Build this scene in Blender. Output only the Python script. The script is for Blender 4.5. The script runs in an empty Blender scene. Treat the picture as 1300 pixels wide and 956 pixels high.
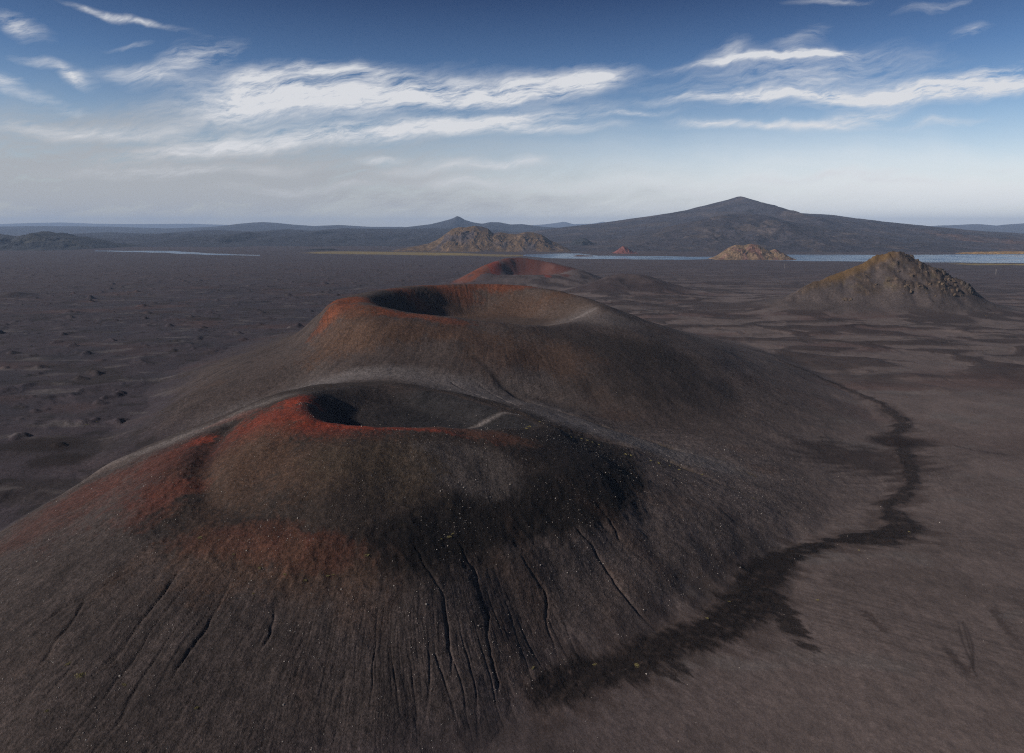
import bpy, math, random
import numpy as np

random.seed(7)
SC = bpy.context.scene
HAZE = 3.4e-5
COL = SC.collection
R = math.radians

# ------------------------------------------------------------------ camera
H = 150.0                       # metres above the plain (a drone shot)
F = 869.0                       # focal length in photo pixels
W0, H0 = 1300.0, 956.0
PITCH = math.atan((433.0 - 287.0) / F)
CP, SP = math.cos(PITCH), math.sin(PITCH)

cd = bpy.data.cameras.new('camera')
cam = bpy.data.objects.new('camera', cd)
COL.objects.link(cam)
cam.location = (0, 0, H)
cam.rotation_euler = (math.pi / 2 - PITCH, 0, 0)
cd.sensor_width = 36.0
cd.lens = F / W0 * 36.0
cd.shift_y = -(H0 / 2 - 433.0) / W0
cd.clip_start = 1.0
cd.clip_end = 200000.0
SC.camera = cam


def ray(px, py):
    u = (np.asarray(px, float) - 650.0) / F
    v = (433.0 - np.asarray(py, float)) / F
    return u, CP + v * SP, -SP + v * CP


def P(px, py, z):
    """where the line of sight through a photo pixel meets height z"""
    x, y, dz = ray(px, py)
    t = (z - H) / dz
    return float(x * t), float(y * t), float(z)


def D(px, py, d):
    """where the line of sight is at distance d ahead"""
    x, y, dz = ray(px, py)
    t = d / y
    return float(x * t), float(d), float(H + dz * t)


# ------------------------------------------------------------------ noise
_rs = np.random.RandomState(11)
_perm = np.concatenate([_rs.permutation(4096)] * 2).astype(np.int32)
_ga = _rs.rand(4096).astype(np.float32) * 2 * np.pi
_gx, _gy = np.cos(_ga).astype(np.float32), np.sin(_ga).astype(np.float32)


def pn(x, y, seed=0):
    x = np.asarray(x, np.float32) + np.float32(seed * 17.31)
    y = np.asarray(y, np.float32) + np.float32(seed * 9.73)
    xi, yi = np.floor(x), np.floor(y)
    fx, fy = x - xi, y - yi
    xi, yi = xi.astype(np.int32) & 4095, yi.astype(np.int32) & 4095
    x1, y1 = (xi + 1) & 4095, (yi + 1) & 4095
    ux = fx * fx * fx * (fx * (fx * 6 - 15) + 10)
    uy = fy * fy * fy * (fy * (fy * 6 - 15) + 10)

    def g(a, b, dx, dy):
        h = _perm[_perm[a] + b]
        return _gx[h] * dx + _gy[h] * dy
    a = g(xi, yi, fx, fy)
    b = g(x1, yi, fx - 1, fy)
    c = g(xi, y1, fx, fy - 1)
    d = g(x1, y1, fx - 1, fy - 1)
    a = a + ux * (b - a)
    c = c + ux * (d - c)
    return (a + uy * (c - a)) * np.float32(1.41)


def fbm(x, y, o=4, seed=0, gain=.5):
    s = 0; a = 1.0; t = 0
    for i in range(o):
        s = s + a * pn(x * 2 ** i, y * 2 ** i, seed + i)
        t += a; a *= gain
    return s / t


def ridged(x, y, o=4, seed=0, gain=.5):
    s = 0; a = 1.0; t = 0
    for i in range(o):
        s = s + a * (1 - 2 * np.abs(pn(x * 2 ** i, y * 2 ** i, seed + i)))
        t += a; a *= gain
    return s / t


def ss(a, b, x):
    t = np.clip((x - a) / (b - a), 0, 1)
    return t * t * (3 - 2 * t)


# ------------------------------------------------------------------ cones: rings round a centre, smooth profile per bearing
NPHI = 720


def pchip(xs, ys, q):
    h = np.diff(xs); d = np.diff(ys) / h
    m = np.zeros(len(xs)); m[0] = d[0]; m[-1] = 0
    for i in range(1, len(xs) - 1):
        if d[i - 1] * d[i] > 0:
            w1 = 2 * h[i] + h[i - 1]; w2 = h[i] + 2 * h[i - 1]
            m[i] = (w1 + w2) / (w1 / d[i - 1] + w2 / d[i])
    k = np.clip(np.searchsorted(xs, q) - 1, 0, len(xs) - 2)
    t = np.clip((q - xs[k]) / h[k], 0, 1)
    return ((2 * t ** 3 - 3 * t ** 2 + 1) * ys[k] + (t ** 3 - 2 * t ** 2 + t) * h[k] * m[k]
            + (-2 * t ** 3 + 3 * t ** 2) * ys[k + 1] + (t ** 3 - t ** 2) * h[k] * m[k + 1])


class Cone:
    def __init__(s, c, floor_z, rings, rmax, blur=9):
        """rings: list of lists of (x, y, z); the first is the rim"""
        s.c = c; s.rmax = rmax
        ph = np.arange(NPHI) / NPHI * 2 * np.pi
        s.rings = []
        ker = np.hanning(blur + 2)[1:-1]; ker /= ker.sum()

        def sm(a, blur=blur):
            if len(s.rings) >= 3: blur = blur * 2 + 1
            ker = np.hanning(blur + 2)[1:-1]; ker /= ker.sum()
            a = np.concatenate([a[-blur:], a, a[:blur]])
            return np.convolve(a, ker, 'same')[blur:-blur]
        for pts in rings:
            q = sorted((math.atan2(y - c[1], x - c[0]) % (2 * math.pi), math.hypot(x - c[0], y - c[1]), z) for x, y, z in pts)
            q = np.array(q)
            f = np.concatenate([q[-1:, 0] - 2 * np.pi, q[:, 0], q[:1, 0] + 2 * np.pi])
            rr = np.interp(ph, f, np.concatenate([q[-1:, 1], q[:, 1], q[:1, 1]]))
            zz = np.interp(ph, f, np.concatenate([q[-1:, 2], q[:, 2], q[:1, 2]]))
            s.rings.append((sm(rr), sm(zz)))
        for k in range(1, len(s.rings)):
            s.rings[k] = (np.maximum(s.rings[k][0], s.rings[k - 1][0] + 3.0), s.rings[k][1])
        s.nr = 900
        rg = np.linspace(0, rmax, s.nr)
        s.tab = np.zeros((NPHI, s.nr), np.float32)
        for i in range(NPHI):
            r0 = s.rings[0][0][i]
            fz = floor_z(ph[i]) if callable(floor_z) else floor_z
            fc = floor_z(None) if callable(floor_z) else floor_z
            xs = [0, r0 * .5] + [r[0][i] for r in s.rings]
            zs = [fc, fz] + [r[1][i] for r in s.rings]
            s.tab[i] = pchip(np.array(xs), np.array(zs), rg)

    def polar(s, x, y):
        dx, dy = x - s.c[0], y - s.c[1]
        return np.hypot(dx, dy), np.arctan2(dy, dx)

    def ring_r(s, k, phi):
        f = (phi % (2 * np.pi)) / (2 * np.pi) * NPHI
        i = np.floor(f).astype(np.int32); t = f - i
        a = s.rings[k][0]
        return a[i % NPHI] * (1 - t) + a[(i + 1) % NPHI] * t

    def h(s, x, y):
        r, phi = s.polar(x, y)
        f = (phi % (2 * np.pi)) / (2 * np.pi) * NPHI
        i = np.floor(f).astype(np.int32); t = (f - i).astype(np.float32)
        g = np.clip(r / s.rmax * (s.nr - 1), 0, s.nr - 1.001)
        j = np.floor(g).astype(np.int32); w = (g - j).astype(np.float32)
        i0, i1 = i % NPHI, (i + 1) % NPHI
        a = s.tab[i0, j] * (1 - w) + s.tab[i0, j + 1] * w
        b = s.tab[i1, j] * (1 - w) + s.tab[i1, j + 1] * w
        z = a * (1 - t) + b * t
        return np.where(r >= s.rmax * .999, -5.0, z)


# near cone ---------------------------------------------------------
C1 = (-62.0, 366.0)
c1_rim = [P(*q) for q in [(500, 543, 57), (430, 541, 59), (393, 532, 61), (376, 512, 62.5), (392, 499, 61), (425, 493, 56),
                          (490, 489, 53.5), (540, 496, 52.5), (590, 507, 50.5), (640, 524, 48.5), (690, 541, 46), (650, 543, 49),
                          (610, 545, 51.5), (560, 544, 55)]]
c1_edge = [(-77, 446, 46), (-118, 424, 51), (-140, 384, 53), (-138, 351, 54), P(255, 585, 46), P(255, 625, 43), P(275, 655, 39), P(330, 683, 37),
           P(420, 690, 36.5), (-44, 248, 37.5), (-24, 268, 38.5), (2, 284, 39), (27, 300, 39), (38, 318, 39),
           (34, 345, 39), (12, 388, 42), (-25, 420, 44)]
c1_step = [(-77, 462, 43), (-128, 445, 45), (-158, 395, 45), (-158, 350, 46), (-150, 285, 43), (-146, 258, 38), (-122, 235, 34), P(315, 715, 31.5),
           P(420, 731, 29), (-36, 227, 28), (-12, 245, 27), (17, 264, 26), (46, 285, 26), (62, 314, 27),
           (62, 350, 31), (40, 400, 34), (-20, 440, 40)]
c1_mid = [(-70, 500, 28), (-150, 480, 28), (-190, 410, 28), P(150, 585, 28), (-190, 270, 25), (-165, 215, 22), (-130, 192, 19), (-60, 190, 13),
          (-15, 204, 12), P(640, 765, 13), P(755, 735, 12.5), P(860, 690, 13), (112, 330, 15), (95, 400, 20), (30, 470, 24)]
c1_foot = [(-70, 600, -2), (-200, 560, -2), (-255, 450, -2), (-266, 350, -2), (-256, 240, -2), (-215, 160, -2), (-120, 120, -2), (-40, 142, -2),
           (5, 172, -2), (35, 205, -1.5), P(860, 812, -1), P(950, 752, -1), P(1005, 700, -1), P(1110, 665, -1),
           P(1165, 600, -1), P(1140, 530, -1), (240, 640, -2), (60, 680, -2)]
CONE1 = Cone(C1, lambda p: 45.0 if p is None else 45.5 - 3.2 * math.cos(p), [c1_rim, c1_edge, c1_step, c1_mid, c1_foot], 420, blur=19)

# middle cone -------------------------------------------------------
C2 = (-30.0, 690.0)
c2_rim = [P(*q) for q in [(456, 379, 86), (475, 390, 84.5), (520, 397, 80), (560, 401, 77), (610, 407, 73), (660, 413, 70), (700, 414, 68),
                          (740, 408, 66.5), (768, 398, 67.5), (760, 386, 72), (720, 372, 78), (680, 365, 81.5), (620, 361, 83.5), (560, 362, 84.5),
                          (510, 366, 85), (470, 373, 86)]]
c2_sh = [P(430, 382, 86), P(440, 398, 80), P(500, 415, 74), P(560, 422, 69), P(620, 428, 65), P(680, 424, 65), P(760, 421, 62.5), P(805, 422, 59.5),
         P(800, 403, 62), (96, 740, 66), (40, 800, 74), (-40, 835, 76), (-110, 810, 78), (-150, 720, 80), (-160, 640, 83)]
c2_low = [(-205, 622, 42), P(400, 440, 55), P(470, 445, 59), P(540, 450, 57), P(620, 462, 53), P(700, 480, 43), P(780, 480, 42), P(850, 470, 40),
          P(905, 441, 40), (175, 720, 40), (90, 860, 44), (-40, 920, 42), (-170, 880, 40), (-220, 740, 40)]
c2_apr = [P(205, 522, 15), P(310, 466, 33), P(380, 475, 40), P(460, 478, 49), P(540, 488, 46), P(650, 496, 38), P(740, 525, 27), P(850, 545, 19), P(960, 520, 16),
          P(990, 470, 16), (260, 780, 14), (130, 960, 18), (-60, 1020, 16), (-240, 950, 14), (-285, 740, 14)]
c2_foot = [(-312, 560, -1), (-305, 500, -1), (-288, 440, -1), (-235, 400, 3), (-180, 410, 12), (-100, 390, 28), (-40, 360, 22), (40, 330, 8), (120, 330, -2), P(1120, 640, -2), P(1168, 590, -2),
           P(1148, 530, -2), P(1095, 492, -2), (345, 720, -2), (330, 860, -2), (190, 1080, -2), (-60, 1150, -2), (-320, 1060, -2), (-380, 800, -2)]
c2_end = [(C2[0] + (x - C2[0]) * 1.28, C2[1] + (y - C2[1]) * 1.28, -4) for x, y, z in c2_foot]
CONE2 = Cone(C2, 54.0, [c2_rim, c2_sh, c2_low, c2_apr, c2_foot, c2_end], 640)

# far red cone: horseshoe open towards the camera -------------------
C3 = (40.0, 1850.0)
_u = 1850 / F
c3_rim = [D(606, 345, 1830), D(628, 335, 1855), D(645, 328, 1890), D(662, 327, 1910), D(685, 331, 1900), D(708, 337, 1870), D(728, 341, 1830),
          D(715, 348, 1770), D(675, 349, 1745), D(635, 349, 1765)]
c3_foot = [D(574, 357, 1790)[:2] + (4,), (-150, 1930, 6), (-70, 2080, 2), (80, 2110, 2), (230, 1990, 6), (260, 1840, 8), (200, 1700, 6), (70, 1650, 3),
           (-60, 1680, 2)]
c3_out = [(x * 1.35 - 14, (y - 1850) * 1.35 + 1850, -3) for x, y, z in c3_foot]
CONE3 = Cone(C3, 18.0, [c3_rim, c3_foot, c3_out], 480, blur=25)


def smax(a, b, k=9.0):
    kk = np.clip(np.minimum(a, b), 0.02, k)
    return np.maximum(a, b) + np.maximum(kk - np.abs(a - b), 0) ** 2 / (4 * kk)


def seg_dist(x, y, pts):
    """distance to a polyline and position along it (0..1)"""
    best = np.full(np.shape(x), 1e9, np.float32); par = np.zeros(np.shape(x), np.float32)
    n = len(pts) - 1
    for i in range(n):
        ax, ay = pts[i][:2]; bx, by = pts[i + 1][:2]
        dx, dy = bx - ax, by - ay
        t = np.clip(((x - ax) * dx + (y - ay) * dy) / (dx * dx + dy * dy + 1e-9), 0, 1)
        d = np.hypot(x - ax - t * dx, y - ay - t * dy)
        m = d < best
        best = np.where(m, d, best); par = np.where(m, (i + t) / n, par)
    return best, par


# rocky hill on the right -------------------------------------------
RH = [D(*q) for q in [(1005, 374, 1225), (1035, 357, 1240), (1060, 347, 1255), (1085, 337, 1262), (1100, 331, 1268), (1122, 323, 1275), (1138, 320.5, 1278), (1152, 324, 1278),
                      (1163, 329, 1270), (1180, 339, 1258), (1196, 347, 1246), (1210, 357, 1235), (1220, 364, 1225), (1230, 380, 1210)]]


def rock_h(x, y):
    d = np.full(np.shape(x), -2000.0, np.float32)
    wx = x + 9 * fbm(x / 45, y / 45, 3, 31); wy = y + 9 * fbm(x / 45, y / 45, 3, 41)
    for i in range(len(RH) - 1):
        a, b = RH[i], RH[i + 1]
        dx, dy = b[0] - a[0], b[1] - a[1]
        t = np.clip(((wx - a[0]) * dx + (wy - a[1]) * dy) / (dx * dx + dy * dy), 0, 1)
        dd = np.hypot(wx - a[0] - t * dx, wy - a[1] - t * dy)
        zr = a[2] + t * (b[2] - a[2])
        d = np.maximum(d, zr - .63 * np.maximum(dd - 2, 0))
    z = np.where(d > 20, d, 20 * np.exp(np.clip((d - 20) / (25.0 + 22 * ss(720, 600, x)), -8, 0)))      # sand apron at the foot
    return z - 1.4


HUM = [D(*q) for q in [(775, 352, 1640), (806, 349, 1650), (838, 358, 1600), (760, 362, 1560)]]


def base_h(x, y):
    """the plain"""
    z = 0
    left = ss(60, -250, x) * ss(230, 420, y) + .35 * ss(1300, 1700, y)
    left = np.clip(left, 0, 1) * (1 - ss(3000, 3600, np.hypot(x, y)) * .8)
    n = ridged(x / 95 + .6 * fbm(x / 60, y / 60, 2, 3), y / 70, 4, 5)
    z = z + left * (4.2 * np.maximum(n - .2, 0) * ss(-.2, .3, fbm(x / 260, y / 200, 3, 4)) + .8 * fbm(x / 45, y / 30, 4, 8))
    m = np.maximum(fbm(x / 34, y / 26, 3, 71) - .34, 0)
    z = z + left * m * 16
    right = 1 - left
    rr = np.hypot(x, y)
    z = z + right * (1.2 * fbm(x / 120, y / 120, 3, 12) + .25 * fbm(x / 14, y / 14, 3, 15)) * ss(100, 400, rr)
    z = z + right * ss(520, 760, y) * ss(2400, 1700, y) * (4.5 * fbm(x / 170, y / 130, 3, 28) + 2.2 * np.maximum(ridged(x / 85 + .5 * fbm(x / 60, y / 60, 2, 29), y / 110, 3, 30), 0))
    # low wind-cut scarps of the right plain
    sc = ridged(x / 150 + .5 * fbm(x / 90, y / 90, 2, 18), y / 75 + .002 * x, 3, 21)
    z = z + right * ss(500, 800, y) * ss(3000, 2000, y) * 4.2 * np.maximum(sc - .35, 0)
    for (hx, hy, hz) in HUM:
        q = ((x - hx) / 62) ** 2 + ((y - hy) / 85) ** 2
        z = z + hz * .62 * np.exp(-q * (1 + .4 * fbm(x / 70, y / 70, 2, 25))) + 1.2 * np.exp(-q) * ridged(x / 40, y / 60, 3, 27)
    z = z + 10 * np.exp(-((x - D(115, 383, 1420)[0]) / 6) ** 2 - ((y - 1420) / 8) ** 2)
    a = D(20, 378, 1480)
    z = z + 9 * np.exp(-((x - a[0]) / 26) ** 2 - ((y - a[1]) / 30) ** 2)
    # shallow basins of the lakes
    z = z * (1 - ss(2650, 2900, y))
    return z


GULLY = []      # (polyline, width, depth)
for pl, w, dp in [
    ([(332, 521, 54), (292, 541, 50), (266, 572, 46), (259, 605, 44), (266, 640, 41), (292, 665, 38)], 8.0, 3.6),
    ([(600, 452, 57), (640, 478, 48), (690, 505, 41), (750, 533, 31), (860, 572, 18), (960, 610, 8)], 3.2, 1.6),
    ([(585, 505, 48), (640, 523, 45), (690, 545, 41), (760, 565, 31), (850, 590, 20), (960, 645, 7)], 3.0, 2.2),
    ([(560, 480, 47), (610, 500, 44), (680, 535, 40)], 1.6, 1.0),
    ([(600, 475, 49), (635, 497, 44), (665, 520, 41)], 1.6, 1.0),
    ([(575, 690, 28), (600, 735, 20), (618, 790, 12), (625, 850, 6), (640, 900, 3)], 1.5, 1.3),
    ([(520, 700, 29), (560, 770, 17), (572, 830, 10), (575, 880, 6)], 1.4, 1.2),
    ([(650, 705, 23), (690, 745, 15), (698, 790, 9), (710, 830, 5)], 1.2, .9),
    ([(700, 665, 24), (750, 705, 16), (800, 760, 8), (850, 800, 3)], 1.3, 1.0),
    ([(745, 655, 22), (790, 700, 14), (840, 730, 9)], 1.2, .9),
    ([(235, 730, 27), (215, 770, 21), (195, 800, 17), (165, 850, 11), (130, 900, 6)], 1.4, 1.1),
    ([(300, 745, 25), (280, 790, 19), (260, 820, 16), (235, 866, 10), (215, 910, 6)], 1.4, .9),
    ([(350, 780, 19), (345, 830, 13), (325, 866, 10)], 1.2, .9),
    ([(120, 790, 14), (90, 840, 9), (50, 900, 3)], 1.5, .8),
    ([(200, 715, 29), (150, 760, 21), (100, 800, 14), (40, 850, 6)], 1.3, 1.0),
]:
    GULLY.append(([P(*q) for q in pl], w, dp))


def terrain(x, y):
    x = np.asarray(x, np.float32); y = np.asarray(y, np.float32)
    r = np.hypot(x, y)
    b = base_h(x, y)
    n1 = fbm(x / 26, y / 26, 4, 51)
    bd, bt = seg_dist(x + 5 * fbm(x / 22, y / 22, 4, 141), y + 5 * fbm(x / 22, y / 22, 4, 143), BAND)
    h1 = CONE1.h(x + 3 * fbm(x / 22, y / 22, 2, 53), y + 3 * fbm(x / 22, y / 22, 2, 54)) + 1.1 * n1
    h2 = CONE2.h(x + 4 * fbm(x / 40, y / 40, 2, 55), y + 4 * fbm(x / 40, y / 40, 2, 56)) + 1.4 * fbm(x / 38, y / 38, 4, 57)
    h3 = CONE3.h(x + 7 * fbm(x / 60, y / 60, 2, 58), y + 7 * fbm(x / 60, y / 60, 2, 59)) + 2.2 * fbm(x / 50, y / 50, 4, 60)
    hr = rock_h(x, y)
    # rills running down the cones
    for (cone, h, rg, amp, sd) in ((CONE1, h1, 2, .8, 61), (CONE2, h2, 1, .5, 66)):
        rr, ph = cone.polar(x, y)
        rim = cone.ring_r(rg, ph); foot = cone.ring_r(4, ph)
        out = ss(-4, 22, rr - rim) * ss(10, -70, rr - foot)
        wob = .22 * fbm(x / 34, y / 34, 3, sd)
        k1 = np.round(2 * np.pi * 210 / 11)
        ph = np.mod(ph - np.pi / 2, 2 * np.pi)
        kx = ph * 24 + wob * 2
        a = 1 - np.abs(pn(kx, rr / 75, sd)) * 2
        c = 1 - np.abs(pn(ph * 58 + wob * 5, rr / 45, sd + 1)) * 2
        d = pn(ph * 120 + wob * 9, rr / 30, sd + 2)
        e = 1 - np.abs(pn(ph * 90 + wob * 7, rr / 55, sd + 5)) * 2
        pat = ss(-.15, .3, fbm(x / 48, y / 48, 3, sd + 7))
        lnn = np.maximum(1 - np.abs(pn(ph * 62 + 1.1 * fbm(x / 30, y / 30, 4, 105), rr / 90, 135)) * 2 - .78, 0) / .22 if rg == 2 else 0
        g = -.2 * lnn - .6 * np.maximum(a - .86, 0) / .14 * ss(-.1, .3, pn(x / 55, y / 55, sd + 3)) - .24 * pat * np.maximum(c - .82, 0) / .18 - .14 * (1 - .6 * pat) * np.maximum(e - .6, 0) / .4 + .07 * d
        inn = (0 if rg == 2 else 1) * ss(1.0, .8, rr / cone.ring_r(0, ph)) * ss(.45, .6, rr / cone.ring_r(0, ph))
        h += amp * out * g + inn * .5 * pn(ph * 46 + wob * 3, rr / 30, sd + 4)
    hc = smax(smax(h1, h2, 10), h3, 5)
    # crags on the rocky hill
    cr = ss(24, 40, hr) * ss(-.18, .25, fbm(x / 36, y / 36, 3, 81) + .35 * ss(60, 240, x - RH[6][0] + 130) - .05)
    crag = np.maximum(ridged(x / 19 + .4 * fbm(x / 9, y / 9, 2, 87), y / 17, 5, 83, .6), -.2)
    cr = cr * (.15 + .85 * ss(640, 690, x))
    hr = hr + cr * (8.0 * crag + 2.6 * ridged(x / 7, y / 8, 3, 86)) + .5 * fbm(x / 18, y / 18, 3, 85)
    h = smax(smax(hc, hr, 5), b, 6)
    for pts, w, dp in GULLY:
        x0 = min(p[0] for p in pts) - 20; x1 = max(p[0] for p in pts) + 20
        y0 = min(p[1] for p in pts) - 20; y1 = max(p[1] for p in pts) + 20
        m = (x > x0) & (x < x1) & (y > y0) & (y < y1)
        if not m.any():
            continue
        xm, ym = x[m], y[m]
        d, t = seg_dist(xm + 1.8 * fbm(xm / 9, ym / 9, 3, 91), ym + 1.8 * fbm(xm / 9, ym / 9, 3, 92), pts)
        e = ss(0, .2, t) * ss(1, .7, t)
        h[m] -= dp * (.65 if w < 3 else 1) * np.exp(-(d / (w * (.42 if w < 3 else 1))) ** 2 * 1.6) * e * ((.6 + .8 * ss(-.3, .3, fbm(xm / 12, ym / 12, 2, 93))) if w < 3 else .8)
    # the dark band is rough, broken ground
    bw = np.interp(bt, np.linspace(0, 1, len(BANDW)), BANDW)
    h = h + ss(bw * 1.3, bw * .5, bd) * (.2 + .6 * ridged(x / 9 + y / 30, y / 5 - x / 16, 4, 99, .6))
    # small-scale lumpiness close by
    near = ss(900, 300, r)
    h = h + near * (.22 * fbm(x / 4.2, y / 4.2, 3, 95))
    rr, ph = CONE1.polar(x, y)
    rough = ss(-6, 4, rr - CONE1.ring_r(1, ph)) * ss(14, 2, rr - CONE1.ring_r(2, ph)) * ss(.3, -.2, np.sin(ph))
    h = h + rough * .55 * ridged(x / 6, y / 6, 3, 97)
    return h, (h1, h2, h3, hr, b)


# ------------------------------------------------------------------ ground colours (mineral colour of the cinders, plus some painted light and shade)
DARK = np.array((.058, .046, .042)); GREY = np.array((.108, .092, .085)); BLACK = np.array((.014, .011, .0105))
RED = np.array((.215, .036, .016)); DEEPRED = np.array((.105, .032, .021)); BROWN = np.array((.088, .052, .035)); OLIVE = np.array((.072, .056, .038))
PURP = np.array((.064, .052, .060)); PALE = np.array((.20, .18, .17)); SAND = np.array((.138, .112, .103)); YEL = np.array((.20, .155, .07)); TAN = np.array((.17, .122, .085))
ORANGE = np.array((.165, .048, .019))

REDS = [  # photo pixel, guessed height, radii in metres, colour, strength
    ((378, 512, 61), 10, 16, RED, 1.0), ((400, 535, 60), 16, 6, RED, 1.0), ((430, 543, 58), 20, 5, RED, .95), ((500, 545, 56), 40, 4.5, RED, .75), ((585, 550, 52), 26, 7, DEEPRED, .9),
    ((350, 540, 55), 24, 20, RED, .65), ((410, 560, 53), 34, 14, RED, .5), ((385, 545, 57), 26, 12, RED, .6), ((200, 610, 34), 62, 34, DEEPRED, .3), ((330, 580, 49), 22, 22, BROWN, .6), ((290, 525, 53), 20, 5, DEEPRED, .8), ((255, 560, 46), 9, 8, RED, .6), ((228, 580, 41), 8, 10, DEEPRED, .6),
    ((240, 622, 41), 9, 8, RED, .5), ((215, 640, 36), 14, 14, DEEPRED, .7), ((190, 665, 31), 18, 14, DEEPRED, .4), ((110, 665, 18), 46, 34, DEEPRED, .22), ((200, 600, 36), 20, 16, DEEPRED, .35), ((150, 625, 27), 26, 18, DEEPRED, .28),
    ((300, 690, 35), 26, 8, DEEPRED, .5), ((360, 705, 33), 22, 7, DEEPRED, .6), ((400, 705, 33), 18, 7, DEEPRED, .4), ((300, 620, 42), 30, 26, BROWN, .5), ((420, 600, 47), 40, 24, BROWN, .55),
    ((290, 720, 30), 30, 14, BROWN, .5), ((480, 600, 47), 30, 24, OLIVE, .55), ((400, 740, 26), 30, 12, BROWN, .35), ((600, 560, 48), 30, 8, BROWN, .6),
    # middle cone
    ((452, 380, 86), 26, 22, ORANGE, 1.0), ((470, 395, 82), 22, 14, ORANGE, .95), ((430, 395, 80), 20, 22, ORANGE, .8), ((500, 402, 78), 34, 10, ORANGE, .85), ((545, 408, 74), 40, 12, ORANGE, .7), ((520, 420, 70), 44, 14, BROWN, .9), ((470, 418, 72), 40, 22, BROWN, .85), ((590, 425, 67), 44, 16, BROWN, .75), ((430, 425, 65), 34, 26, BROWN, .7),
    ((650, 362, 83), 60, 14, ORANGE, .75), ((560, 362, 85), 50, 14, ORANGE, .85), ((510, 367, 85), 40, 16, ORANGE, .7), ((720, 371, 79), 40, 10, BROWN, .8), ((620, 375, 76), 90, 30, BROWN, .65), ((700, 450, 55), 40, 30, BROWN, .6), ((640, 445, 60), 30, 20, BROWN, .6),
]
FAR_RED = [(D(606, 345, 1830), 26, 60, ORANGE, .9), (D(630, 333, 1850), 16, 50, RED, .8), (D(655, 329, 1890), 44, 40, DEEPRED, .8), (D(690, 335, 1880), 50, 40, DEEPRED, .7),
           (D(715, 341, 1840), 30, 40, DEEPRED * .7, .8), (D(590, 352, 1800), 36, 50, ORANGE, .7), (D(695, 357, 1730), 10, 18, RED, .8), (D(718, 352, 1750), 14, 20, DEEPRED, .8)]

BAND = [P(*q) for q in [(700, 880, 0), (790, 848, 0), (850, 818, 0), (905, 800, 0), (945, 770, 0), (965, 735, 0), (1000, 705, 0), (1050, 688, 0), (1120, 682, 0), (1150, 672, 0),
                        (1128, 645, 0), (1160, 612, 0), (1150, 580, 0), (1136, 550, 0), (1148, 536, 0), (1120, 515, 0), (1080, 497, 0), (1030, 480, 0), (985, 470, 0)]]
BANDW = np.array([9, 10, 9, 9, 13, 11, 6, 5, 6, 9.5, 5.5, 4, 6, 5, 6, 4, 3.5, 3.2, 3.])
SMEARS = [[P(*q) for q in pl] for pl in [[(1192, 812, 0), (1212, 836, 0), (1240, 868, 0)], [(1085, 768, 0), (1112, 790, 0), (1128, 808, 0)], [(1250, 760, 0), (1275, 795, 0), (1300, 820, 0)], [(1190, 560, 0), (1240, 572, 0), (1300, 580, 0)]]]
TRACKS = [[P(*q) for q in pl] for pl in [
    [(1216, 790, 0), (1222, 815, 0), (1230, 835, 0), (1240, 860, 0)], [(1222, 790, 0), (1228, 812, 0), (1233, 830, 0), (1236, 852, 0)], [(1228, 798, 0), (1235, 820, 0), (1236, 845, 0)]]]
CREST = [P(*q) for q in [(392, 496, 60), (330, 512, 55), (270, 532, 50), (200, 560, 38), (120, 600, 22), (40, 640, 8)]]
RINGL = [P(*q) for q in [(335, 519, 55), (300, 536, 50), (268, 570, 46), (257, 600, 44), (262, 635, 42), (290, 664, 38), (340, 688, 36), (410, 698, 35)]]
CREST2 = [P(*q) for q in [(560, 541, 50), (600, 534, 46), (640, 532, 45), (695, 541, 44)]]
CREST3 = [P(*q) for q in [(690, 408, 66), (730, 398, 66), (765, 392, 69)]]


def mix(c, col, m):
    m = np.clip(m, 0, 1)[:, None]
    return c * (1 - m) + col * m


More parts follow.
